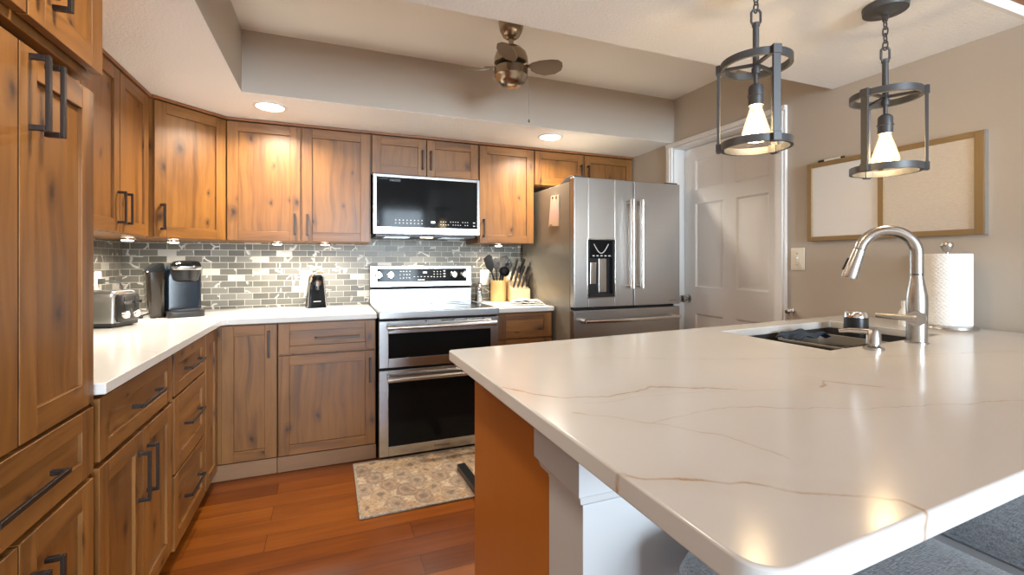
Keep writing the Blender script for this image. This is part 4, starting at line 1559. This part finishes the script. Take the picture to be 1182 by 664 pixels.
# single-cup coffee maker
cm = thing('coffee_maker', 'black single-cup coffee maker with smoky water tank and chrome band', 'coffee maker', (.378, -.325, CT), rz=R(20))
b = MB()
b.loft([(-.068, .104, -.150, .120, .03, .0), (-.070, .106, -.152, .122, .03, .004), (-.070, .106, -.152, .122, .03, .030), (-.062, .098, -.144, .114, .03, .036)], 8)
b.build('base', M['black_plastic'], cm, local=True)
b = MB()
b.loft([(-.045, .086, -.135, -.035, .03, .0362), (-.045, .086, -.135, -.035, .03, .040)], 8)
b.build('drip_tray', M['grey_plastic'], cm, local=True)
b = MB()
b.loft([(-.070, .106, -.020, .125, .025, .0362), (-.070, .106, -.020, .125, .025, .215), (-.068, .104, -.020, .122, .03, .255), (-.050, .092, -.012, .105, .04, .285), (-.02, .08, .0, .08, .04, .298)], 8)
b.build('column', M['teal_glass'], cm, local=True)
b = MB()
b.lathe([(.045, .196), (.058, .205), (.066, .240), (.072, .262), (0, .262)], (.022, -.085, 0), 32)
b.build('brew_head', M['black_plastic'], cm, local=True)
b = MB()
b.loft([(-.052, .096, -.165, -.021, .05, .2622), (-.054, .098, -.168, -.021, .05, .268), (-.054, .098, -.168, -.021, .05, .280)], 10)
hb_ = b.build('chrome_band', M['nickel'], cm, local=True)
text('KEURIG', .014, axes((.055, -.1685, .274), (1, 0, 0), (0, 0, 1), (0, -1, 0)), M['black_plastic'], hb_, local=True)
b = MB()
b.loft([(-.050, .094, -.150, .03, .05, .2802), (-.046, .090, -.14, .04, .05, .296), (-.03, .086, -.11, .05, .05, .308), (-.005, .06, -.07, .04, .03, .313)], 10)
b.build('lid', M['black_gloss'], cm, local=True)
b = MB()
b.loft([(-.135, -.0725, -.085, .120, .022, .004), (-.148, -.0725, -.10, .122, .024, .06), (-.160, -.0725, -.115, .124, .024, .25)], 8)
wt = b.build('water_tank', M['smoke'], cm, local=True)
b = MB()
b.loft([(-.163, -.0725, -.118, .127, .024, .2502), (-.156, -.0725, -.105, .124, .024, .268), (-.118, -.0725, -.06, .10, .02, .300)], 8)
b.build('tank_lid', M['black_gloss'], wt, local=True)
b = MB()
b.tube([(-.10, .10, .02), (-.17, .03, .006), (-.205, -.03, .0055), (-.215, -.06, .0055), (-.19, -.075, .0055), (-.17, -.05, .0055), (-.165, .0, .006)], .004, 8)
b.build('cord', M['black_plastic'], cm, local=True)

# electric can opener and the outlet behind it
ca = thing('can_opener', 'black and chrome electric can opener standing before the tile backsplash', 'can opener', (1.092, -.13, CT), rz=R(14))
b = MB()
b.loft([(-.058, .058, -.050, .050, .012, 0), (-.058, .058, -.050, .050, .012, .012), (-.054, .054, -.047, .048, .012, .05), (-.046, .046, -.040, .042, .012, .150), (-.042, .042, -.034, .040, .014, .205), (-.032, .032, -.02, .03, .014, .218)], 5)
b.build('body', M['black_gloss'], ca, local=True)
for sx in (-1, 1):
    b = MB()
    b.tube([(sx * .0575, -.042, .006), (sx * .053, -.040, .06), (sx * .0455, -.034, .155), (sx * .041, -.029, .205)], .0055, 8)
    b.build('chrome_edge', M['nickel'], ca, local=True)
b = MB()
sl2 = Vector((0, .016, .168)).normalized()
b.M = axes((0, -.0505, .014), (1, 0, 0), sl2, Vector((1, 0, 0)).cross(sl2))
b.loft([(-.040, .040, .006, .115, .008, -.003), (-.040, .040, .006, .115, .008, .006)], 4)
b.build('face_panel', M['black_gloss'], ca, local=True)
b = MB(b.M)
b.box(-.026, .020, .028, .0315, .006, .0066)
b.build('lettering', M['marking'], ca, local=True)
b = MB()
b.cyl((0, -.036, .168), (0, -.056, .166), .022, n=20)
b.box(-.006, .006, -.062, -.045, .120, .176)
b.build('cutter', M['chrome'], ca, local=True)
b = MB()
b.tube([(-.040, -.038, .176), (-.041, -.045, .206), (-.026, -.05, .232), (.0, -.052, .242), (.034, -.050, .240)], [.010, .010, .009, .009, .011], 12)
b.build('lever', M['fan_metal'], ca, local=True)


def outlet(y_is, x, z, label, face, kind='outlet'):
    """plate w 0.075 x h 0.118 centred at (x, z) of the frame face"""
    m = MB(face)
    m.loft([(x - .0375, x + .0375, z - .059, z + .059, .005, .0), (x - .0375, x + .0375, z - .059, z + .059, .005, .004), (x - .034, x + .034, z - .0555, z + .0555, .005, .006)], 4)
    o = thing('wall_outlet' if kind == 'outlet' else 'light_switch', label, kind if kind == 'outlet' else 'switch', face @ Vector((x, z, 0)))
    m.build('plate', M['cream'], o)
    if kind == 'outlet':
        for dz in (-.02, .02):
            m = MB(face)
            m.loft([(x - .017, x + .017, z + dz - .014, z + dz + .014, .010, .0062), (x - .017, x + .017, z + dz - .014, z + dz + .014, .010, .0078)], 5)
            q = m.build('socket', M['white_plastic'], o)
            for dx in (-.006, .006):
                m = MB(face)
                m.box(x + dx - .001, x + dx + .001, z + dz - .005, z + dz + .005, .0078, .0081)
                m.build('slot', M['gap'], q)
    else:
        m = MB(face)
        m.box(x - .006, x + .006, z - .013, z + .013, .006, .0072)
        m.box(x - .004, x + .004, z + .0, z + .010, .007, .016)
        m.build('toggle', M['white_plastic'], o)
        for dz in (-.03, .03):
            m = MB(face)
            m.lathe([(.003, .006), (.003, .0072), (0, .0074)], (x, z + dz, 0), 10)
            m.build('screw', M['nickel'], o)
    return o


FWB = axes((0, -.0085, 0), (1, 0, 0), (0, 0, 1), (0, -1, 0))
FWR = axes((XR - .0005, 0, 0), (0, -1, 0), (0, 0, 1), (-1, 0, 0))
outlet(0, 1.030, 1.103, 'cream outlet plate on the back tile behind the can opener', FWB)
outlet(0, 2.318, 1.095, 'cream outlet plate on the tile behind the utensil crock', FWB)
outlet(0, 2.31, 1.19, 'cream outlet plate on the right wall behind the paper towel', FWR)
outlet(0, 1.765, 1.234, 'cream toggle light switch on the wall right of the door', FWR, 'switch')
hk = thing('coat_hook', 'small polished chrome hook low on the wall beside the door casing', 'hook', (XR, -1.735, .945))
b = MB(FWR)
b.lathe([(.016, 0), (.016, .004), (.007, .007), (.006, .022), (.014, .030), (.016, .040), (.011, .047), (0, .048)], (1.735, .955, 0), 18)
b.tube([(1.735, .948, .006), (1.735, .925, .014), (1.735, .913, .026), (1.735, .917, .036)], .005, 8)
b.build('hook_body', M['chrome'], hk)

# utensil crock and its tools
kx, ky = 2.388, -.140
b = MB()
b.lathe([(0, CT), (.058, CT), (.060, CT + .003), (.060, CT + .163), (.052, CT + .163), (.052, CT + .012), (0, CT + .012)], (kx, ky, 0), 36)
tag(b.build('utensil_crock', M['bamboo']), 'round bamboo crock full of black utensils right of the range', 'crock')


def tool(name, label, base, top, head):
    """handle from inside the crock up to top; head(m, frame) adds the working end in a frame whose y runs along the handle."""
    bv, tv = Vector((kx + base[0], ky + base[1], CT + .014)), Vector((kx + top[0], ky + top[1], CT + top[2]))
    d = (tv - bv).normalized()
    o = thing(name, label, 'utensil', bv, 'black kitchen utensils in the bamboo crock')
    m = MB()
    m.cyl(bv + d * .005, tv, .0055, .0065, 10)
    m.build('handle', M['nylon'], o)
    out = (Vector((-.36, -.93, 0)) - d * Vector((-.36, -.93, 0)).dot(d)).normalized()
    fr_ = axes(tv, d.cross(out), d, out)
    m = MB(fr_)
    head(m)
    m.build('head', M['nylon'], o)
    return o


def turner(m):
    m.prism([(-.012, -.01), (.012, -.01), (.032, .03), (.036, .10), (.018, .120), (-.030, .098), (-.032, .03)], -.003, .003)


def ladle(m):
    m.lathe([(.001, -.036), (.022, -.030), (.036, -.012), (.040, .006), (.037, .006), (.020, -.024), (0, -.030)], (0, .036, .010), 22)


def spoon(m):
    m.lathe([(0, -.012), (.020, -.008), (.030, .002), (.027, .003), (.0, -.006)], (0, .036, .004), 20, Matrix.Diagonal((1, 1.5, 1)))


def fork(m):
    m.prism([(-.010, -.01), (.010, -.01), (.026, .03), (.026, .085), (.016, .085), (.014, .045), (.006, .045), (.006, .085), (-.006, .085), (-.006, .045), (-.014, .045), (-.016, .085), (-.026, .085), (-.026, .03)], -.003, .003)


tool('spatula', 'wide black spatula leaning left in the bamboo crock', (.01, -.005), (-.066, -.016, .245), turner)
tool('ladle', 'black ladle with round bowl at the front of the bamboo crock', (-.012, .0), (.022, -.052, .200), ladle)
tool('serving_spoon', 'black serving spoon standing upright in the middle of the crock', (.0, .012), (-.012, .016, .255), spoon)
tool('pasta_fork', 'black slotted fork standing at the back right of the crock', (-.014, -.002), (.050, -.006, .250), fork)
tool('slotted_spatula', 'black upright spatula between the serving spoon and the knife block', (-.016, .012), (.050, .060, .245), turner)

# knife block with knives
bx0, bx1 = 2.452, 2.598
kb = thing('knife_block', 'stepped light wood knife block filled with black-handled knives', 'knife block', ((bx0 + bx1) / 2, -.13, CT))
b = MB(axes((bx0, 0, 0), (0, -1, 0), (0, 0, 1), (-1, 0, 0)))
KY = .055
prof = [(.030 + KY, CT), (.215 + KY, CT), (.215 + KY, CT + .098), (.150 + KY, CT + .112), (.085 + KY, CT + .232), (.030 + KY, CT + .200)]
b.prism(prof, -(bx1 - bx0), 0)
b.build('block', M['beech'], kb, .002)


def knife(label, x, yb_, zb_, L, dx=.03, w=.010):
    p = Vector((x, yb_ - KY, zb_))
    d = Vector((dx, -.50, .86)).normalized()
    o = thing('knife', label, 'knife', p, 'black-handled knives in the wooden block')
    m = MB()
    m.tube([p + d * .012, p + d * (.02 + L * .5), p + d * (.02 + L)], 0, sq=(w * 1.9, w * 1.15), up=(0, .86, .5))
    m.build('handle', M['black_plastic'], o, .003)
    m = MB()
    m.tube([p + d * .0012, p + d * .013], 0, sq=(w * 1.8, w * .8), up=(0, .86, .5))
    m.build('bolster', M['nickel'], o)
    for t_ in (.25, .75):
        m = MB()
        c_ = p + d * (.02 + L * t_)
        side = Vector((-1, 0, 0))
        m.cyl(c_ - side * w * .65, c_ + side * w * .65, .0026, n=8)
        m.build('rivet', M['chrome'], o)
    return o


for i in range(4):
    knife(['leftmost', 'second from left', 'third from left', 'rightmost'][i] + ' steak knife in the low front row of the block', bx0 + .020 + i * .035, -.182, CT + .1062, .095, .06, .010)
for i in range(4):
    y = -.126
    knife(['leftmost', 'second from left', 'third from left', 'rightmost'][i] + ' large knife on the sloping upper part of the block', bx0 + .020 + i * .035, y, CT + .1575, .115, .05 + .04 * i, .0125)
for i in range(2):
    knife(['left', 'right'][i] + ' knife of the topmost pair in the wooden block', bx0 + .055 + i * .048, -.098, CT + .2095, .115, .02 + .10 * i, .0125)
sc_ = thing('kitchen_scissors', 'black-handled kitchen scissors beside the topmost knives in the block', 'scissors', (bx0 + .018, -.07 - KY, CT + .226))
b = MB()
c0 = Vector((bx0 + .018, -.078 - KY, CT + .2285))
d = Vector((-.1, -.35, .93)).normalized()
b.tube([c0 - d * .001, c0 + d * .03], .004, 8)
for s_ in (-1, 1):
    cc = c0 + d * .055 + Vector((.014 * s_, 0, 0))
    b.tube([cc + Vector((.011 * math.cos(2 * PI * k / 20), 0, 0)) + d * (.026 * math.sin(2 * PI * k / 20)) for k in range(20)], .004, 8, True)
b.build('handles', M['black_plastic'], sc_)

# salt and pepper shakers
for (x, y, lb) in ((2.232, -.150, 'glass salt shaker with steel top standing nearer the camera beside the range'), (2.244, -.075, 'glass pepper shaker with steel top standing nearer the tile beside the range')):
    o = thing('shaker', lb, 'shaker', (x, y, CT))
    b = MB()
    b.lathe([(0, CT), (.022, CT), (.024, CT + .004), (.019, CT + .05), (.021, CT + .105), (.019, CT + .11), (0, CT + .11)], (x, y, 0), 20)
    b.build('glass_body', M['glass'], o)
    b = MB()
    b.lathe([(0, CT + .004), (.0195, CT + .004), (.016, CT + .05), (0, CT + .05)], (x, y, 0), 16)
    b.build('filling', M['white_plastic'] if 'salt' in lb else M['black_plastic'], o)
    b = MB()
    b.lathe([(.0205, CT + .1102), (.0215, CT + .120), (.019, CT + .138), (.010, CT + .146), (0, CT + .147)], (x, y, 0), 20)
    b.build('cap', M['chrome'], o)

# folded tea towel
tw = thing('tea_towel', 'folded cream and dark striped tea towel on the counter by the knife block', 'towel', (2.49, -.46, CT), rz=R(-14))
for k, (hw, hd_, z, dx) in enumerate(((.115, .085, .002, 0), (.108, .080, .013, -.004), (.095, .072, .024, -.010))):
    b = MB()
    nx, ny = 22, 14
    g_ = [[b._v((dx + (2 * i / nx - 1) * hw, (2 * j / ny - 1) * hd_, z + .004 * math.sin(i * .9 + k) * math.sin(j * .8 + 2 * k) * (k > 0) + (.004 * k) * math.exp(-((i - 9) / 5) ** 2))) for j in range(ny + 1)] for i in range(nx + 1)]
    for i in range(nx):
        for j in range(ny):
            f = b.bm.faces.new([g_[i][j], g_[i + 1][j], g_[i + 1][j + 1], g_[i][j + 1]])
            for l, (a_, c_) in zip(f.loops, ((i, j), (i + 1, j), (i + 1, j + 1), (i, j + 1))):
                l[b.uv].uv = (a_ * .01, c_ * .012 + k * .03)
    q = b.build('fold', M['towel'], tw, local=True)
    mo = q.modifiers.new('thick', 'SOLIDIFY')
    mo.thickness = .008
    mo.offset = 1
    q.modifiers.new('soft', 'SUBSURF').levels = 1

# rug and the black bar lying on it
rgx0, rgx1, rgy0, rgy1 = 1.300, 2.25, -1.278, -.672
rug = thing('kitchen_rug', 'beige and brown damask kitchen rug on the floor before the range', 'rug', (1.77, -.97, FZ))
b = MB()
b.box(rgx0 + .012, rgx1 - .012, rgy0 + .012, rgy1 - .012, FZ + .001, FZ + .009, uvo=(0, 0))
b.build('pile', M['rug'], rug)
b = MB()
b.tube([(rgx0 + .008, rgy0 + .008, FZ + .006), (rgx1 - .008, rgy0 + .008, FZ + .006), (rgx1 - .008, rgy1 - .008, FZ + .006), (rgx0 + .008, rgy1 - .008, FZ + .006)], 0, closed=True, sq=(.009, .016))
b.build('binding', M['rug_edge'], rug, .003)
bar = thing('floor_bar', 'black rectangular bar end lying on the rug beside the island', 'bar', (1.87, -1.22, FZ + .01), rz=R(2))
b = MB()
b.loft([(-.023, .023, -.27, .25, .004, .0), (-.023, .023, -.27, .25, .004, .034)], 2)
b.build('tube', M['black_plastic'], bar, .002, local=True)
b = MB()
b.box(-.018, .018, .2502, .2530, .006, .028)
b.build('end_cap', M['grey_plastic'], bar, .001, local=True)

# ------------------------------------------------------------------ message board on the right wall
mb_ = thing('message_board', 'bronze-framed board on the right wall, half whiteboard and half linen pinboard', 'board', (XR, -2.175, 1.52))
by0, by1, bz0, bz1, bd_ = 1.830, 2.522, 1.325, 1.720, 2.170
FR = FWR
fwid = .030
MBR = lambda: MB(axes((XR - .0005, 0, 0), (0, -1, 0), (-1, 0, 0), (0, 0, 1)))
b = MBR()
b.box(by0, by0 + fwid * .8, .002, .022, bz0, bz1, 'z')
b.box(by1 - fwid, by1, .002, .022, bz0, bz1, 'z')
b.box(by0 + fwid * .8, by1 - fwid, .002, .022, bz0, bz0 + .022, 'x')
b.box(by0 + fwid * .8, by1 - fwid, .002, .022, bz1 - .022, bz1, 'x')
b.box(bd_ - .012, bd_ + .012, .002, .0215, bz0 + .022, bz1 - .022, 'z')
b.build('frame', M['gold_frame'], mb_, .002)
b = MBR()
b.box(by1 + .0003, by1 + .003, .0, .0215, bz0, bz1)
b.build('side_edge', M['silver_edge'], mb_)
b = MBR()
b.box(by0 + fwid * .8, bd_ - .0122, .002, .014, bz0 + .0222, bz1 - .0222)
b.build('whiteboard', M['board_white'], mb_)
b = MBR()
b.box(bd_ + .0122, by1 - fwid, .002, .016, bz0 + .0222, bz1 - .0222)
b.build('pinboard', M['linen'], mb_)
mk = thing('marker', 'white marker with black cap resting on top of the message board', 'marker', (XR - .012, -1.94, bz1 + .006))
b = MB()
b.cyl((XR - .0125, -1.885, bz1 + .0065), (XR - .0125, -1.915, bz1 + .0065), .0062, n=14)
b.build('cap', M['black_plastic'], mk)
b = MB()
b.cyl((XR - .0125, -1.9152, bz1 + .0062), (XR - .0125, -1.995, bz1 + .0062), .0056, n=14)
b.build('barrel', M['white_plastic'], mk)
b = MB()
b.cyl((XR - .0125, -1.9952, bz1 + .0062), (XR - .0125, -2.008, bz1 + .0062), .0054, n=14)
b.build('end_plug', M['black_plastic'], mk)

# ------------------------------------------------------------------ lamps
CAN, PUCK, BULB = 7.5, 1.5, 1.5


def can(x, y, label, dim=1.0):
    o = thing('recessed_light', label, 'ceiling light', (x, y, SOF), 'recessed lights in the soffit')
    m = MB()
    m.lathe([(.088, SOF - .0005), (.088, SOF - .004), (.070, SOF - .007), (.068, SOF - .0005), (.088, SOF - .0005)], (x, y, 0), 36)
    m.build('trim_ring', M['white_paint'], o)
    m = MB()
    m.lathe([(0, SOF - .0042), (.0675, SOF - .0042), (.0675, SOF - .0008), (0, SOF - .0008)], (x, y, 0), 36)
    m.build('lens', M['led'], o)
    lamp('can_light', 'AREA', (x, y, SOF - .012), CAN * dim, WARM, .13, parent=o, spread=R(150))


can(.873, -.632, 'recessed ceiling light in the soffit above the corner and tall cabinets')
can(2.579, -.650, 'recessed ceiling light in the soffit in front of the refrigerator')
can(1.02, -2.28, 'added unseen recessed fill light over the aisle between island and pantry', .45)  # added out of view to brighten the room; warms the island end
can(.42, -1.72, 'added unseen recessed fill light in the left soffit above the drawer run', .15)  # second added fixture above the frame, there only as fill light


def puck(x, y, z, label):
    o = thing('puck_light', label, 'cabinet light', (x, y, z), 'small lights under the wall cabinets')
    m = MB()
    m.lathe([(.034, z), (.034, z - .011), (.029, z - .013), (.028, z - .011), (.028, z), (.034, z)], (x, y, 0), 28)
    m.build('rim', M['nickel'], o)
    m = MB()
    m.lathe([(0, z - .0175), (.022, z - .017), (.0275, z - .012), (.0275, z - .002), (0, z - .002)], (x, y, 0), 24)
    m.build('lens', M['led'], o)
    lamp('puck_lamp', 'AREA', (x, y, z - .022), PUCK, WARM, .05, parent=o, spread=R(160))


zb = UB - .0005
puck(.165, -1.25, zb, 'puck light under the left wall cabinet near the pantry')
puck(.200, -.62 + .11, zb, 'puck light under the corner cabinet above the toaster')
puck(.345, -.305, zb, 'puck light under the corner cabinet above the coffee maker')
puck(.870, -.215, zb, 'puck light under the tall cabinet left of the can opener')
puck(1.150, -.215, zb, 'puck light under the tall cabinet above the can opener')
puck(2.360, -.215, zb + .008, 'puck light under the narrow cabinet above the utensil crock')


def pendant(x, y, zt, zb_, a0, label):
    o = thing('pendant_light', label, 'pendant light', (x, y, SOF), 'black cage pendant lights above the island')
    I = M['black_metal']
    m = MB()
    m.lathe([(0, SOF - .0005), (.062, SOF - .0005), (.064, SOF - .004), (.062, SOF - .022), (.020, SOF - .026), (.010, SOF - .034), (0, SOF - .034)], (x, y, 0), 32)
    m.build('canopy', I, o)
    rod_top = zt + .118
    ztop = SOF - .030
    # chain of oval links
    z = rod_top + .042
    n = max(3, round((ztop - z) / .024))
    h = (ztop - z) / n
    for k in range(n):
        c = Vector((x, y, z + h * (k + .5)))
        ax_ = Vector((1, 0, 0)) if k % 2 else Vector((0, 1, 0))
        m = MB()
        m.tube([c + ax_ * (.0075 * math.cos(2 * PI * q / 16)) + Vector((0, 0, (h * .5 + .005) * math.sin(2 * PI * q / 16))) for q in range(16)], .0022, 6, True)
        m.build('chain_link', I, o)
    m = MB()
    c = Vector((x, y, rod_top + .022))
    v = Vector((.929, -.370, 0))
    lp = [c + v * a + Vector((0, 0, b_)) for a, b_ in ((-.010, -.020), (.010, -.020), (.014, -.012), (.014, .016), (.008, .024), (-.008, .024), (-.014, .016), (-.014, -.012))]
    m.tube(lp, .0035, 8, True)
    m.build('loop', I, o)
    m = MB()
    m.cyl((x, y, zt - .012), (x, y, rod_top), .0088, n=16)
    m.cyl((x, y, rod_top - .004), (x, y, rod_top + .006), .011, n=16)
    m.cyl((x, y, zt - .030), (x, y, zt - .011), .012, n=16)
    m.build('rod', I, o)
    rr, wd = .098, .021
    for z0 in (zt, zb_):
        m = MB()
        m.lathe([(rr, z0 - wd / 2), (rr, z0 + wd / 2), (rr - .009, z0 + wd / 2), (rr - .009, z0 - wd / 2), (rr, z0 - wd / 2)], (x, y, 0), 56)
        m.build('ring', I, o)
    for k in range(3):
        a = R(a0 + 120 * k)
        e = Vector((math.cos(a), math.sin(a), 0))
        t_ = Vector((-e.y, e.x, 0))
        fr_ = axes((x, y, 0), e, t_, (0, 0, 1))
        m = MB(fr_)
        m.box(rr + .0005, rr + .009, -.0105, .0105, zb_ - .014, zt + .014)
        m.build('strip', I, o, .001)
        for z0 in (zt, zb_):
            m = MB(fr_)
            m.box(rr - .013, rr + .012, -.012, .012, z0 - .0125, z0 + .0125)
            m.build('clip', I, o, .0015)
        m = MB(fr_)
        m.box(.008, rr - .009, -.005, .005, zt - .005, zt + .003)
        m.build('spoke', I, o)
    zs_ = zt - .062
    m = MB()
    m.lathe([(0, zt - .030), (.006, zt - .030), (.006, zs_ + .004), (.012, zs_ + .002), (.019, zs_ - .004), (.021, zs_ - .012), (.021, zs_ - .030), (.0235, zs_ - .031), (.0235, zs_ - .035), (.021, zs_ - .036), (.021, zs_ - .062), (0, zs_ - .062)], (x, y, 0), 28)
    m.build('socket', I, o)
    zbz = zs_ - .0622
    m = MB()
    m.lathe([(.015, zbz), (.019, zbz - .016), (.030, zbz - .052), (.038, zbz - .080), (.037, zbz - .094), (.026, zbz - .107), (0, zbz - .113)], (x, y, 0), 32)
    bl = m.build('bulb', M['bulb'], o)
    m = MB()
    m.cyl((x, y, zbz), (x, y, zbz - .022), .007, .004, 12)
    pts = []
    for k in range(9):
        a = 2 * PI * k / 8
        pts += [(x + .010 * math.cos(a), y + .010 * math.sin(a), zbz - .024), (x + .013 * math.cos(a + .35), y + .013 * math.sin(a + .35), zbz - .078)]
    m.tube(pts, .0014, 5)
    m.build('filament', M['filament'], bl)
    lamp('bulb_light', 'POINT', (x, y, zbz - .062), BULB, (1, .78, .50), .036, parent=o)


pendant(2.367, -2.459, 1.815, 1.572, 130, 'cage pendant light hanging left, in front of the white door')
pendant(2.894, -2.511, 1.770, 1.527, -61, 'cage pendant light hanging right, in front of the message board')

# ------------------------------------------------------------------ ceiling fan in the tray
fxx, fyy = 1.986, -1.42
fan = thing('ceiling_fan', 'small brushed metal ceiling fan with four paddle blades in the tray ceiling', 'ceiling fan', (fxx, fyy, TRAY))
b = MB()
b.lathe([(.060, TRAY - .0005), (.060, TRAY - .030), (.055, TRAY - .060), (.040, TRAY - .088), (.026, TRAY - .098), (.018, TRAY - .096), (.0, TRAY - .094)], (fxx, fyy, 0), 36)
b.build('canopy', M['fan_metal'], fan)
b = MB()
b.cyl((fxx, fyy, 2.250), (fxx, fyy, TRAY - .090), .0125, n=18)
b.build('downrod', M['fan_metal'], fan)
b = MB()
b.lathe([(0, 2.258), (.020, 2.256), (.050, 2.244), (.072, 2.222), (.081, 2.195), (.081, 2.172), (.070, 2.166), (0, 2.166)], (fxx, fyy, 0), 40)
b.build('motor_housing', M['fan_metal'], fan)
b = MB()
b.lathe([(.062, 2.1658), (.062, 2.150)], (fxx, fyy, 0), 30)
b.build('flywheel', M['gap'], fan)
b = MB()
b.lathe([(.070, 2.1498), (.081, 2.146), (.081, 2.108), (.074, 2.100), (.068, 2.084), (.050, 2.068), (.030, 2.060), (0, 2.058)], (fxx, fyy, 0), 40)
b.build('lower_housing', M['fan_metal'], fan)
outl = [(.088, -.018), (.105, -.030), (.14, -.043), (.19, -.050), (.225, -.044), (.243, -.024), (.246, 0.0), (.240, .022), (.21, .040), (.16, .046), (.12, .036), (.095, .020)]
for k in range(4):
    a = R(-26 + 90 * k)
    fr_ = Matrix.Translation((fxx, fyy, 2.152)) @ Matrix.Rotation(a, 4, 'Z') @ Matrix.Rotation(R(-22), 4, 'X')
    m = MB(fr_)
    m.prism(outl, -.0035, .0035)
    for v in m.bm.verts:
        l = fr_.inverted() @ v.co
        l.z += -.9 * (l.y ** 2) * 4 + .0
        v.co = fr_ @ l
    bl = m.build('blade', M['blade'], fan, .0015)
    m = MB(fr_)
    m.box(.058, .130, -.010, .010, .0045, .009)
    m.build('blade_iron', M['fan_metal'], bl, .002)
b = MB()
b.tube([(fxx + .068, fyy - .040, 2.105), (fxx + .074, fyy - .043, 2.06), (fxx + .074, fyy - .043, 1.902)], .0011, 5)
b.build('pull_chain', M['nickel'], fan)
b = MB()
b.lathe([(0, 1.884), (.004, 1.887), (.0035, 1.898), (0, 1.902)], (fxx + .074, fyy - .043, 0), 10)
b.build('pull_knob', M['fan_metal'], fan)
